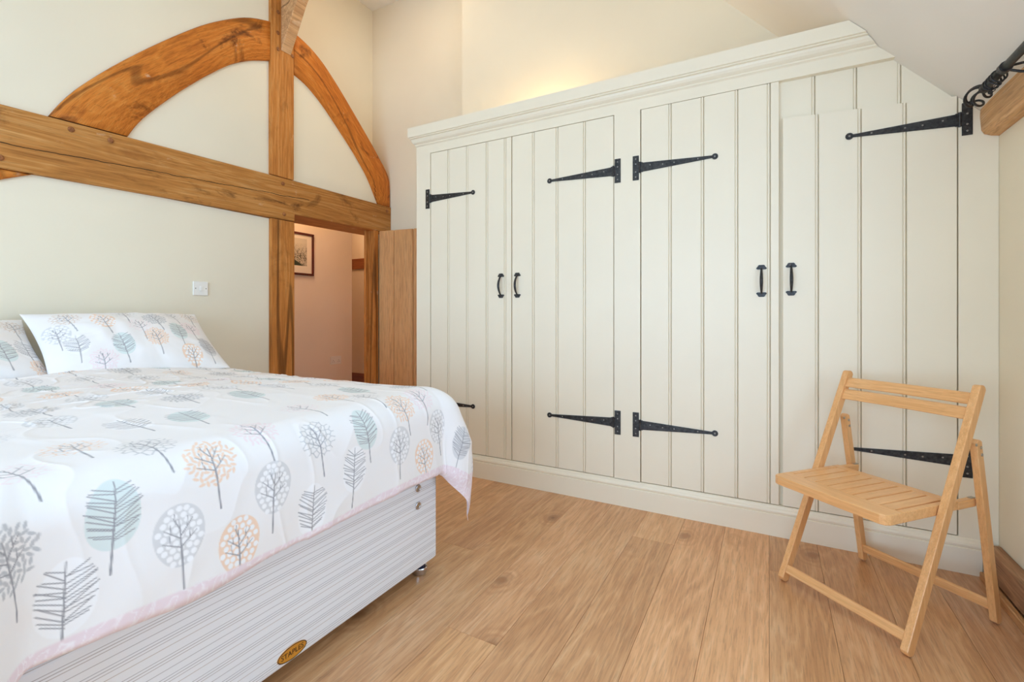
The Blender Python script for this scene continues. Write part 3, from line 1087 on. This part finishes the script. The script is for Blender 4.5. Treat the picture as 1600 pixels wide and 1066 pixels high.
# back slats, gently bowed
for i, (z0, z1) in enumerate(((.772, .810), (.722, .762))):
    bm = bmesh.new()
    rows = []
    N = 12
    for k in range(N + 1):
        x = -HW + .012 + (2 * HW - .024) * k / N
        bow = .012 * (1 - (2 * k / N - 1) ** 2)
        zs = (z0, z1)
        q = lambda z: .385 * (z / .838) - .004
        c = .003
        ring = [(q(z0 + c), z0 + c), (q(z1 - c), z1 - c), (q(z1) + c, z1), (q(z1) + .013, z1), (q(z0) + .013, z0), (q(z0) + c, z0)]
        rows.append([bm.verts.new((x, y + bow, z)) for y, z in ring])
    for A, B in zip(rows[:-1], rows[1:]):
        for k in range(6):
            bm.faces.new([A[k], A[(k + 1) % 6], B[(k + 1) % 6], B[k]])
    bm.faces.new(rows[0])
    bm.faces.new(rows[-1])
    cpart("back_slat", bm, BX, t=1.0)
# foot stretchers
bm = bmesh.new()
add_bar(bm, (-HW + .012, .022, .052), (HW - .012, .022, .052), (0, .42, 1), .034, .016, .003)
cpart("stretcher", bm, BX)
bm = bmesh.new()
add_bar(bm, (-HW + .011, .468, .062), (HW - .011, .468, .062), (0, -.18, 1), .034, .016, .003)
cpart("stretcher", bm, BX)
# seat: solid front and back rails, slats running front to back between them
SW = HW - .0145
ST, SB = .446, .412
seat = thing_part = None
bm = bmesh.new()
rr = .022
pts = [(-SW, .02), (-SW, -.062 + rr), (-SW + rr * .3, -.062 + rr * .3), (-SW + rr, -.062), (SW - rr, -.062), (SW - rr * .3, -.062 + rr * .3), (SW, -.062 + rr), (SW, .02)]
add_prism(bm, pts, 2, SB, ST)
add_prism(bm, [(-SW, .262), (SW, .262), (SW, .300), (-SW, .300)], 2, SB + .004, ST)
for s in (-1, 1):
    xa, xb = sorted((s * SW, s * (SW - .022)))
    add_box(bm, (xa, xb), (.02, .262), (SB, ST))
bevel_all(bm, .003, 2, 50)
seat = cpart("seat", bm, BX, t=1.04)
for s in (-1, 1):
    xa, xb = sorted((s * SW, s * (SW - .022)))
    box("seat_rail", (xa, xb), (.300, .400), (SB + .002, ST - .004), BY, ch, .003)
NS = 8
span = 2 * (SW - .022)
gap = .0062
wS = (span - gap * (NS + 1)) / NS
for i in range(NS):
    x0 = -SW + .022 + gap + i * (wS + gap)
    o = box("seat_slat", (x0, x0 + wS), (.0195, .2625), (ST - .014, ST - .0003), BY, seat, .0012)
    t = random.uniform(1.0, 1.07)
    o.color = (t, t, t, 1)
# bolts
for s in (-1, 1):
    for (y, z) in ((.343, .640), (.372, .628), (.377, .603)):
        bm = bmesh.new()
        add_dome(bm, (s * (HW + .012 if y < .36 else HW + .011), y, z), .0055, .003, 0, 9, s)
        add_dome(bm, (s * (HW - .012 if y < .36 else HW - .011), y, z), .0055, .003, 0, 9, -s)
        link("bolt", bm_mesh(bm), M['steel'], ch)
    bm = bmesh.new()
    add_box(bm, sorted((s * (SW - .018), s * (SW - .004))), (.380, .404), (ST - .004, ST - .002))
    link("hinge_plate", bm_mesh(bm), M['steel'], ch)

# ------------------------------------------------------------------ bed
XFt = -1.24
BY0, BY1 = .268, 1.605
bed = thing("divan_bed", "white striped divan bed base and mattress against the plaster wall", "bed", (-2.15, .92, 0))
bm = bmesh.new()
add_box(bm, (-3.08, XFt), (BY0, BY1), (.052, .405))
bevel_all(bm, .012, 3)
dv = link("divan_base", bm_mesh(bm), M['ticking'], bed)
bm = bmesh.new()
add_box(bm, (-3.08, XFt - .004), (BY0 + .004, BY1 - .004), (.406, .715))
bevel_all(bm, .05, 4)
link("mattress", bm_mesh(bm), M['mattress'], bed)
for (x, y) in ((-1.285, 1.545), (-1.285, .325), (-3.0, 1.545), (-3.0, .325)):
    bm = bmesh.new()
    add_tube(bm, [(x, y, .0), (x, y, .003), (x, y, .026), (x, y, .030)], [.027, .030, .033, .031], 20)
    c_ = link("castor", bm_mesh(bm), M['chrome'], bed, smooth=False)
    tube("stem", [(x, y, .028), (x, y, .055)], .024, M['navy'], c_, 14)
for z in (.383, .313):
    bm = bmesh.new()
    ring = [(XFt + .002, 1.480 + .0125 * math.cos(a), z + .0125 * math.sin(a)) for a in [2 * math.pi * k / 20 for k in range(20)]]
    add_tube(bm, ring, .0035, 6, closed=True)
    ve = link("air_vent", bm_mesh(bm), M['chrome'], bed, smooth=True)
    bm = bmesh.new()
    add_dome(bm, (XFt + .0005, 1.480, z), .011, .002, 0, 14, 1)
    link("mesh", bm_mesh(bm), new_mat("vent_mesh", srgb(170, 150, 125), .5, .3)[0], ve)
# oval label
tg_y, tg_z = .912, .082
pts = [(tg_y + .049 * math.cos(2 * math.pi * k / 36), tg_z + .0205 * math.sin(2 * math.pi * k / 36)) for k in range(36)]
lb_ = prism("maker_label", pts, 0, XFt, XFt + .0022, M['tag'], bed)
ring = [(XFt + .0022, tg_y + .0475 * math.cos(a), tg_z + .019 * math.sin(a)) for a in [2 * math.pi * k / 40 for k in range(40)]]
tube("border", ring, .0012, M['tagink'], lb_, 6, closed=True)
cu = bpy.data.curves.new("lettering", 'FONT')
cu.body = "STAPLES"
cu.size = .0205
cu.align_x = 'CENTER'
cu.align_y = 'CENTER'
cu.extrude = .0003
tmp = bpy.data.objects.new("lettering_curve", cu)
col.objects.link(tmp)
bpy.context.view_layer.update()
tme = bpy.data.meshes.new_from_object(tmp.evaluated_get(bpy.context.evaluated_depsgraph_get()))
bpy.data.objects.remove(tmp)
tme.transform(Matrix.Translation((XFt + .0026, tg_y, tg_z)) @ Matrix.Rotation(math.radians(90), 4, 'Z') @ Matrix.Rotation(math.radians(90), 4, 'X'))
link("lettering", tme, M['tagink'], lb_)

# ------------------------------------------------------------------ printed bed linen


def vnoise(x, y, seed=0):
    """smooth value noise on arrays"""
    xi, yi = np.floor(x).astype(int), np.floor(y).astype(int)
    xf, yf = x - xi, y - yi
    def h(a, b_):
        n = (a * 374761393 + b_ * 668265263 + seed * 974634777) & 0x7fffffff
        n = ((n ^ (n >> 13)) * 1274126177) & 0x7fffffff
        return ((n ^ (n >> 16)) & 0xffff) / 65535.0
    u, v = xf * xf * (3 - 2 * xf), yf * yf * (3 - 2 * yf)
    return (h(xi, yi) * (1 - u) + h(xi + 1, yi) * u) * (1 - v) + (h(xi, yi + 1) * (1 - u) + h(xi + 1, yi + 1) * u) * v - .5


LIN_ = lambda r, g, b_: np.array(srgb(r, g, b_)[:3])
BASE = LIN_(240, 238, 238)
INK = LIN_(152, 152, 158)
GREY = LIN_(217, 217, 219)
ORANGE = LIN_(240, 212, 190)
PINK = LIN_(240, 226, 229)
TEAL = LIN_(219, 229, 228)
WHITE = LIN_(244, 244, 246)
TAN = LIN_(216, 196, 180)


class Cloth:
    """a colour field over cloth coordinates: r (to the reader's side) and u (up the tree)"""

    def __init__(self, R, U):
        self.R, self.U = R, U               # 2D arrays
        self.c = np.tile(BASE, R.shape + (1,)).astype(float)

    def window(self, cx, cy, rad):
        R, U = self.R, self.U
        i = np.where((np.abs(U[:, 0] - cy) < rad))[0]
        j = np.where((np.abs(R[0, :] - cx) < rad))[0]
        if len(i) == 0 or len(j) == 0:
            return None
        return slice(i[0], i[-1] + 1), slice(j[0], j[-1] + 1)

    def tree(self, cx, cy, kind, colr, w=.115, h=.13, trunk=.055, rot=0.0, seed=0):
        rg = np.random.default_rng(seed)
        win = self.window(cx, cy, .20)
        if win is None:
            return
        x0 = self.R[win] - cx
        y0 = self.U[win] - cy
        cs, sn = math.cos(rot), math.sin(rot)
        x = x0 * cs + y0 * sn
        y = -x0 * sn + y0 * cs
        c = self.c[win]
        aa = .0016

        def lay(cov, colour):
            nonlocal c
            k = np.clip(cov, 0, 1)[..., None]
            c = c * (1 - k) + colour * k

        def ell(ax_, ay_, ox=0, oy=0, a=0.0):
            xx = (x - ox) * math.cos(a) + (y - oy) * math.sin(a)
            yy = -(x - ox) * math.sin(a) + (y - oy) * math.cos(a)
            q = np.sqrt((xx / ax_) ** 2 + (yy / ay_) ** 2)
            return (1 - q) * min(ax_, ay_)

        def seg(p, q, w0, w1=None):
            w1 = w0 if w1 is None else w1
            px, py = q[0] - p[0], q[1] - p[1]
            l2 = px * px + py * py + 1e-12
            t = np.clip(((x - p[0]) * px + (y - p[1]) * py) / l2, 0, 1)
            dd = np.hypot(x - p[0] - px * t, y - p[1] - py * t)
            return (w0 + (w1 - w0) * t) - dd

        cov = lambda s: s / aa + .5
        W2, H2 = w / 2, h / 2
        foot = (rg.uniform(-.004, .004), -H2 - trunk)
        if kind == 'feather':
            W2 *= .82
            H2 *= 1.12
            # egg: wider above the middle
            q = np.sqrt((x / (W2 * (1 - .12 * y / H2))) ** 2 + (y / H2) ** 2)
            lay(cov((1 - q) * W2), colr)
            top = (rg.uniform(-.006, .006), H2 * .92)
            lay(cov(seg(foot, top, .0021, .0011)), INK)
            nb = 13
            for k in range(nb):
                t = .16 + .80 * k / nb
                yy = -H2 * .95 + 1.85 * H2 * t
                for s in (-1, 1):
                    yb = yy + rg.uniform(-.003, .003)
                    ww = W2 * math.sqrt(max(.05, 1 - (yy / H2) ** 2)) * rg.uniform(.88, 1.06)
                    rise = ww * rg.uniform(.25, .75)
                    lay(cov(seg((top[0] * t, yb - rise * .5), (s * ww, yb + rise * .5), .0011)), INK)
        elif kind == 'dots':
            q = np.sqrt((x / (W2 * .92 * (1 + .10 * y / H2))) ** 2 + (y / (H2 * 1.06)) ** 2)
            lay(cov((1 - q) * W2), colr)
            ds = .0168
            rr_ = 0
            for iy in range(-6, 7):
                for ix in range(-6, 7):
                    ox = (ix + .5 * (iy % 2)) * ds + rg.uniform(-.0016, .0016)
                    oy = iy * ds * .86 + rg.uniform(-.0016, .0016)
                    if (ox / (W2 * .86)) ** 2 + (oy / (H2 * 1.0)) ** 2 < .95:
                        lay(cov(ell(.0066, .0066, ox, oy)) * .9, WHITE)
            self_branches(lay, cov, seg, foot, W2, H2, rg)
        elif kind == 'leaf':
            ga = 2.39996
            n = 78
            for k in range(n):
                rad = math.sqrt((k + .6) / n)
                a = k * ga
                ox, oy = W2 * 1.02 * rad * math.cos(a), H2 * .98 * rad * math.sin(a)
                lay(cov(ell(.0034, .0078, ox, oy, math.atan2(oy, ox) - math.pi / 2 + rg.uniform(-1.3, 1.3))), colr)
            self_branches(lay, cov, seg, foot, W2, H2, rg)
        elif kind == 'web':
            q = np.sqrt((x / (W2 * 1.08)) ** 2 + (y / (H2 * .92)) ** 2)
            inside = (1 - q) * W2
            # cells: distance between nearest two seeds
            n = 46
            sx_, sy_ = [], []
            for k in range(n):
                rad = math.sqrt((k + .5) / n)
                sx_.append(W2 * 1.1 * rad * math.cos(k * 2.39996) + rg.uniform(-.003, .003))
                sy_.append(H2 * .95 * rad * math.sin(k * 2.39996) + rg.uniform(-.003, .003))
            d1 = np.full(x.shape, 9.0)
            d2 = np.full(x.shape, 9.0)
            for a, b_ in zip(sx_, sy_):
                dd = np.hypot((x - a) * .8, y - b_)
                d2 = np.minimum(d2, np.maximum(d1, dd))
                d1 = np.minimum(d1, dd)
            lay(np.minimum(cov(.0013 - (d2 - d1) * .6), cov(inside)), colr)
            self_branches(lay, cov, seg, foot, W2, H2, rg)
        self.c[win] = c


def self_branches(lay, cov, seg, foot, W2, H2, rg):
    mid = (rg.uniform(-.002, .002), -H2 * .45)
    top = (rg.uniform(-.006, .006), H2 * .55)
    lay(cov(seg(foot, mid, .0021, .0018)), INK)
    lay(cov(seg(mid, top, .0018, .0010)), INK)
    for s, y0_, dx, dy in ((-1, -.42, .62, .30), (1, -.40, .60, .42), (-1, -.12, .55, .42), (1, -.02, .48, .50), (-1, .18, .22, .46)):
        p = (mid[0], H2 * y0_)
        q = (s * W2 * dx, H2 * (y0_ + dy))
        lay(cov(seg(p, q, .0014, .0008)), INK)
        q2 = (s * W2 * dx * .55 + .0, H2 * (y0_ + dy * .5))
        lay(cov(seg(q2, (q2[0] + s * .002, q2[1] + H2 * .34), .0010, .0007)), INK)


def lining(R, U):
    """reverse of the cover: pale pink with white leaf outlines"""
    a = vnoise(R * 75 + U * 40, U * 60, 5) + .5 * vnoise(R * 130 + U * 60, U * 110, 6)
    k = np.clip(np.abs(a) * 7.0, 0, 1)[..., None]
    return LIN_(244, 238, 242) * (1 - k) + LIN_(234, 218, 224) * k


# --- duvet
CX0, CX1 = -2.66, -1.285            # flat core, head to foot
CY0, CY1 = .335, 1.55
RB = .105
HEM, TOT = .388, .458


def drop(s):
    a = np.minimum(s, RB * math.pi / 2)
    g = RB * np.sin(a / RB)
    h = RB * (1 - np.cos(a / RB))
    e = np.maximum(s - RB * math.pi / 2, 0)
    return g + e * .04, h + e * .995


def duvet_surface(p, q):
    """p: along the bed (+ towards the foot), q: across; both measured on the cloth"""
    dx = np.maximum(p - CX1, 0)
    dyp = np.maximum(q - CY1, 0)
    dyn = np.maximum(CY0 - q, 0)
    dy = dyp + dyn
    r = np.hypot(dx, dy)
    m = np.maximum(dx, dy)
    g, h = drop(r)
    ux = np.where(r > 1e-6, dx / np.maximum(r, 1e-6), 0)
    uy = np.where(r > 1e-6, dy / np.maximum(r, 1e-6), 0)
    sgn = np.where(dyp > 0, 1.0, -1.0)
    corner = (2 * ux * uy) ** 2
    g = g + corner * (.115 * np.clip(r / .30, 0, 1) - .03 * np.clip((r - .42) / .20, 0, 1))
    # hem turns under
    e = np.clip(m - HEM, 0, None) * (1 - corner)
    ang_ = e / .020
    g = g - .020 * (1 - np.cos(np.minimum(ang_, 3.0))) - np.clip(ang_ - 3.0, 0, None) * .02
    h = h - e + .020 * np.sin(np.minimum(ang_, 3.0)) * .9
    X = np.minimum(p, CX1) + ux * g
    Y = np.clip(q, CY0, CY1) + sgn * uy * g
    # crown of the filling
    tx = np.clip((CX1 - p) / (CX1 - CX0), 0, 1)
    ty = np.clip((q - CY0) / (CY1 - CY0), 0, 1)
    crown = .030 * np.sin(math.pi * ty) ** .8 * np.clip(tx * 3.0, 0, 1)
    heap = .030 * np.clip((tx - .70) / .30, 0, 1) ** 1.5 * np.sin(math.pi * np.clip(ty * .9 + .05, 0, 1))
    Z = .772 + (crown + heap) * np.exp(-(r / .12) ** 2) - h
    return X, Y, Z, r, m, corner


pa = np.concatenate([np.arange(CX0 - .02, -1.98, .0046), np.arange(-1.98, CX1 + TOT, .0022)])
qa = np.arange(CY0 - TOT, CY1 + TOT, .0024)
Pg, Qg = np.meshgrid(pa, qa, indexing='ij')
X, Y, Z, r_, m_, cr_ = duvet_surface(Pg, Qg)


def normals(X, Y, Z):
    du = np.stack([np.gradient(a, axis=0) for a in (X, Y, Z)], -1)
    dv_ = np.stack([np.gradient(a, axis=1) for a in (X, Y, Z)], -1)
    n = np.cross(du, dv_)
    return n / np.maximum(np.linalg.norm(n, axis=-1, keepdims=True), 1e-9)


N = normals(X, Y, Z)
N *= np.where(N[..., 2:3] < -.2, -1, 1) if False else 1
if N[50, N.shape[1] // 2, 2] < 0:
    N = -N
puff = .014 * vnoise(Pg * 3.1, Qg * 3.1, 1) + .006 * vnoise(Pg * 7 + 2, Qg * 6, 2) + .0012 * vnoise(Pg * 19, Qg * 15, 3)
wr_ = vnoise(Pg * 5 + Qg * 9, Qg * 3 - Pg * 14, 4)
puff += .005 * np.clip(1 - np.abs(wr_) * 9, 0, 1) ** 2 * np.clip((CX1 - .35 - Pg) / .3, 0, 1) * np.clip(1 - r_ / .1, 0, 1)
wr2 = vnoise(Pg * 4 - Qg * 13, Qg * 4 + Pg * 5, 8)
puff += .0022 * np.clip(1 - np.abs(wr2) * 5, 0, 1) ** 2
hang = np.clip((r_ - .12) / .2, 0, 1)
puff += hang * (.022 * vnoise(Qg * 4.2 + Pg * .4, Pg * 2.0, 9) + .006 * vnoise(Qg * 10, Pg * 4, 10))
hemn = np.clip((m_ - .33) / .08, 0, 1)
puff += hemn * .006 * vnoise(Qg * 15 + Pg * 15, Pg * 3, 12)
X += N[..., 0] * puff
Y += N[..., 1] * puff
Z += N[..., 2] * puff
Z += hemn * (.020 * vnoise(Qg * 3.0 + 7, Pg * 1.0 + 3, 13))

cl = Cloth(Qg, -Pg)
# trees where the cloth shows them: (cloth r, cloth up, kind, colour)
TREES = []  # filled from the survey table
SURVEY = []
KIND = {'f': 'feather', 'd': 'dots', 'l': 'leaf', 'w': 'web'}
COLR = {'g': GREY, 'o': ORANGE, 'p': PINK, 't': TEAL, 'W': WHITE, 'n': TAN, 'G': LIN_(196, 197, 200)}
SURVEY += [(0.467, -1.408, 'w', 'o', 1.0), (0.563, -1.296, 'w', 'G', 1.0), (0.343, -1.309, 'w', 'p', 1.0), (0.659, -1.181, 'l', 'o', 1.0), (0.803, -1.25, 'l', 'p', 1.0), (1.027, -1.355, 'w', 'p', 1.0), (0.965, -1.165, 'w', 'G', 1.0), (0.808, -1.067, 'd', 'g', 1.0), (0.575, -1.034, 'd', 'g', 1.0), (0.71, -0.957, 'd', 'o', 1.0), (0.931, -0.964, 'f', 'W', 1.0), (1.094, -1.034, 'f', 'W', 1.0), (0.458, -1.124, 'f', 't', 1.0), (0.383, -0.992, 'f', 'W', 1.0), (0.287, -1.109, 'l', 'G', 1.0), (1.149, -1.155, 'f', 't', 1.0), (1.305, -1.058, 'd', 'g', 1.0), (1.439, -0.981, 'd', 'o', 1.0), (1.526, -1.08, 'd', 'g', 1.0), (1.348, -1.201, 'l', 'o', 1.0), (1.276, -1.327, 'w', 'g', 1.0), (1.199, -1.406, 'l', 'o', 1.0), (1.679, -1.027, 'f', 'g', 1.0), (1.468, -1.221, 'l', 'p', 1.0), (0.755, -1.492, 'f', 't', 1.0), (0.628, -1.533, 'f', 'W', 1.0)]
for i, (rq, pp, kd, cr, sz) in enumerate(SURVEY):
    cl.tree(rq, -pp, KIND[kd], COLR[cr], w=.115 * sz, h=.13 * sz, trunk=.055 * sz, rot=random.uniform(-.12, .12), seed=100 + i)
# the rest of the cover repeats the same print
seq = ['do', 'wg', 'ft', 'lo', 'dg', 'fW', 'lp', 'wo', 'dg', 'ft', 'lG']
k = 0
pitch_u, pitch_r = .185, .165
for a in range(-1, 14):
    for b_ in range(-1, 15):
        pp = CX0 + a * pitch_u + (.5 * pitch_u if b_ % 2 else 0)
        rq = CY0 - TOT + b_ * pitch_r
        k += 1
        if any((rq - s[0]) ** 2 + (pp - s[1]) ** 2 < .150 ** 2 for s in SURVEY):
            continue
        kk = seq[(a * 5 + b_ * 3) % len(seq)]
        cl.tree(rq + random.uniform(-.012, .012), -pp + random.uniform(-.012, .012), KIND[kk[0]], COLR[kk[1]], rot=random.uniform(-.1, .1), seed=k)
rev = np.clip((np.maximum(m_ - HEM + .010 + .040 * vnoise(Qg * 2.3 + 3, Pg * 2, 21), (r_ - .43)) + .004) / .006, 0, 1)[..., None]
cl.c = cl.c * (1 - rev) + lining(Qg, Pg) * rev


def grid_mesh(name, X, Y, Z, C):
    nu, nv = X.shape
    co = np.stack([X, Y, Z], -1).reshape(-1, 3).astype(np.float32)
    idx = np.arange(nu * nv).reshape(nu, nv)
    f = np.stack([idx[:-1, :-1], idx[1:, :-1], idx[1:, 1:], idx[:-1, 1:]], -1).reshape(-1, 4)
    me = bpy.data.meshes.new(name)
    me.vertices.add(len(co))
    me.vertices.foreach_set("co", co.ravel())
    me.loops.add(f.size)
    me.loops.foreach_set("vertex_index", f.ravel().astype(np.int32))
    me.polygons.add(len(f))
    me.polygons.foreach_set("loop_start", (np.arange(len(f)) * 4).astype(np.int32))
    me.polygons.foreach_set("loop_total", np.full(len(f), 4, np.int32))
    me.update(calc_edges=True)
    me.polygons.foreach_set("use_smooth", np.ones(len(f), bool))
    at = me.color_attributes.new("print", 'FLOAT_COLOR', 'POINT')
    cc = np.concatenate([C.reshape(-1, 3), np.ones((len(co), 1))], 1).astype(np.float32)
    at.data.foreach_set("color", cc.ravel())
    return me


du = link("duvet", grid_mesh("duvet", X, Y, Z, cl.c), M['linen'], origin=(-1.9, .92, .72))
tag(du, "white duvet printed with pastel trees spread over the bed", "duvet")

# --- pillows: two printed faces sewn at the rim


def pillow(label, loc, width, height, thick, tilt, turn, seed, trees):
    n_a, n_b = 250, 170
    a = np.linspace(-1, 1, n_a)
    b_ = np.linspace(-1, 1, n_b)
    # denser towards the rim
    A, B = np.meshgrid(a, b_, indexing='ij')
    verts, colors = [], []
    rim = (1 - np.abs(A) ** 5) * (1 - np.abs(B) ** 5)
    pinch_a = 1 - .055 * (1 - B ** 2)
    pinch_b = 1 - .06 * (1 - A ** 2)
    xx = A * width / 2 * pinch_a
    yy = B * height / 2 * pinch_b
    body = np.clip((1 - A ** 2) ** .62 * (1 - B ** 2) ** .62, 0, 1)
    parts_ = []
    for s in (1, -1):
        zz = s * thick * body
        cre = .016 * vnoise(A * 2.6 + seed, B * 2.0, seed) + .007 * vnoise(A * 7, B * 5 + seed, seed + 1)
        rad = vnoise(np.arctan2(B, A) * 7, np.hypot(A, B) * 1.5, seed + 2)
        cre += .014 * rad * np.clip(np.hypot(A, B) - .35, 0, 1)
        zz = zz + s * cre * np.clip(rim, 0, 1)
        clp = Cloth((A * width / 2).T.copy(), (B * height / 2).T.copy())
        if s > 0:
            for t in trees:
                clp.tree(t[0], t[1], KIND[t[2]], COLR[t[3]], w=.105, h=.118, trunk=.05, rot=t[4], seed=seed * 50 + int(abs(t[0]) * 1000))
        parts_.append((xx, yy, zz, np.swapaxes(clp.c, 0, 1)))
    Xs = np.concatenate([parts_[0][0], parts_[1][0][::-1]], 0)
    Ys = np.concatenate([parts_[0][1], parts_[1][1][::-1]], 0)
    Zs = np.concatenate([parts_[0][2], parts_[1][2][::-1]], 0)
    Cs = np.concatenate([parts_[0][3], parts_[1][3][::-1]], 0)
    me = grid_mesh("pillow", Xs, Ys, Zs, Cs)
    bm = bmesh.new()
    bm.from_mesh(me)
    bmesh.ops.remove_doubles(bm, verts=[v for v in bm.verts if v.is_boundary], dist=.0006)
    bmesh.ops.recalc_face_normals(bm, faces=bm.faces)
    bm.to_mesh(me)
    bm.free()
    # local x -> +y (to the reader's side of the bed), local y -> up the wall, local z -> off the wall
    R = Matrix(((0, -math.cos(tilt), math.sin(tilt)), (1, 0, 0), (0, math.sin(tilt), math.cos(tilt)))).to_4x4()
    R = Matrix.Rotation(turn, 4, 'Z') @ R
    me.transform(Matrix.Translation(loc) @ R)
    o = link("pillow", me, M['linen'], origin=(loc[0], loc[1], loc[2] - .15))
    return tag(o, label, "pillow", "pillows against the wall")


pt = [(-.255, .135, 'w', 'n', .1), (-.13, .085, 'd', 'o', .05), (-.02, .16, 'w', 'g', -.1), (.095, .09, 'l', 'G', .1), (.20, .15, 'w', 'g', .2), (.265, .03, 'l', 'p', 0.),
      (-.26, -.06, 'f', 'W', 0), (-.09, -.09, 'f', 't', .05), (.06, -.06, 'l', 'o', 0.), (.18, -.01, 'f', 't', -.05), (.30, -.11, 'f', 'g', 0), (-.31, .03, 'd', 'g', 0.), (-.18, -.17, 'l', 'p', 0), (.2, -.17, 'd', 'o', 0), (.01, .03, 'w', 'p', 0), (.31, .17, 'w', 'n', 0)]
pillow("printed pillow whose end is free against the bare wall below the switch", (-2.815, 1.175, .935), .74, .48, .105, math.radians(38), math.radians(-2), 3, pt)
pt2 = [(x - .02, y - .01, a, b_, c) for x, y, b0, b_, c in [] for a in []] + [(.20, .10, 'd', 'o', 0.05), (.32, .15, 'w', 'n', .1), (.24, -.06, 'f', 't', 0), (.05, .05, 'w', 'g', 0), (.08, -.1, 'l', 'p', 0), (-.1, .1, 'd', 'g', 0), (.33, -.03, 'f', 'W', 0), (-.1, -.1, 'f', 't', 0), (.36, -.15, 'l', 'o', 0)]
pillow("printed pillow tucked behind the edge of its neighbour by the wall", (-2.87, .475, .915), .74, .48, .090, math.radians(36), math.radians(2), 4, pt2)

# ------------------------------------------------------------------ lamps of the place, and an added landing light
up = thing("uplighter", "small warm uplighter standing on top of the wardrobe", "lamp", (-1.40, 2.95, 2.28))
tube("base", [(-1.40, 2.95, 2.2805), (-1.40, 2.95, 2.30)], .05, M['switch'], up, 20)
tube("bulb", [(-1.40, 2.95, 2.301), (-1.40, 2.95, 2.32), (-1.40, 2.95, 2.345), (-1.40, 2.95, 2.355)], [.015, .026, .02, .006], M['bulb'], up, 14)
lamp('POINT', "uplighter_light", (-1.40, 2.95, 2.40), 6.0, WARM, .03)
for (x, y, lab) in ((-2.45, 2.55, "recessed warm downlight in the ceiling before the upright post"),):
    dl = thing("downlight", lab, "lamp", (x, y, ZC - .02))
    bm = bmesh.new()
    add_tube(bm, [(x + .05 * math.cos(a), y + .05 * math.sin(a), ZC - .004) for a in [2 * math.pi * k / 24 for k in range(24)]], .006, 6, closed=True)
    link("rim", bm_mesh(bm), M['chrome'], dl, smooth=True)
    tube("lens", [(x, y, ZC - .001), (x, y, ZC - .004)], .045, M['bulb'], dl, 20)
    lamp('AREA', "downlight_light", (x, y, ZC - .012), 5.5, (1.0, .80, .58), .09)
hl = thing("hall_downlight", "warm ceiling lamp over the landing", "lamp", (-3.75, 2.75, 2.40))
tube("shade", [(-3.75, 2.75, 2.36), (-3.75, 2.75, 2.4195)], [.05, .07], M['bulb'], hl, 18)
lamp('POINT', "hall_light", (-3.75, 2.75, 2.28), 13.0, (1.0, .66, .38), .05)
lamp('POINT', "hall_light", (-4.9, 4.4, 2.25), 5.0, (1.0, .66, .38), .05)  # added fill light for the dark far landing wall, no fixture there

for o in bpy.data.objects:
    for k_ in ("_org", "_local"):
        if k_ in o:
            del o[k_]
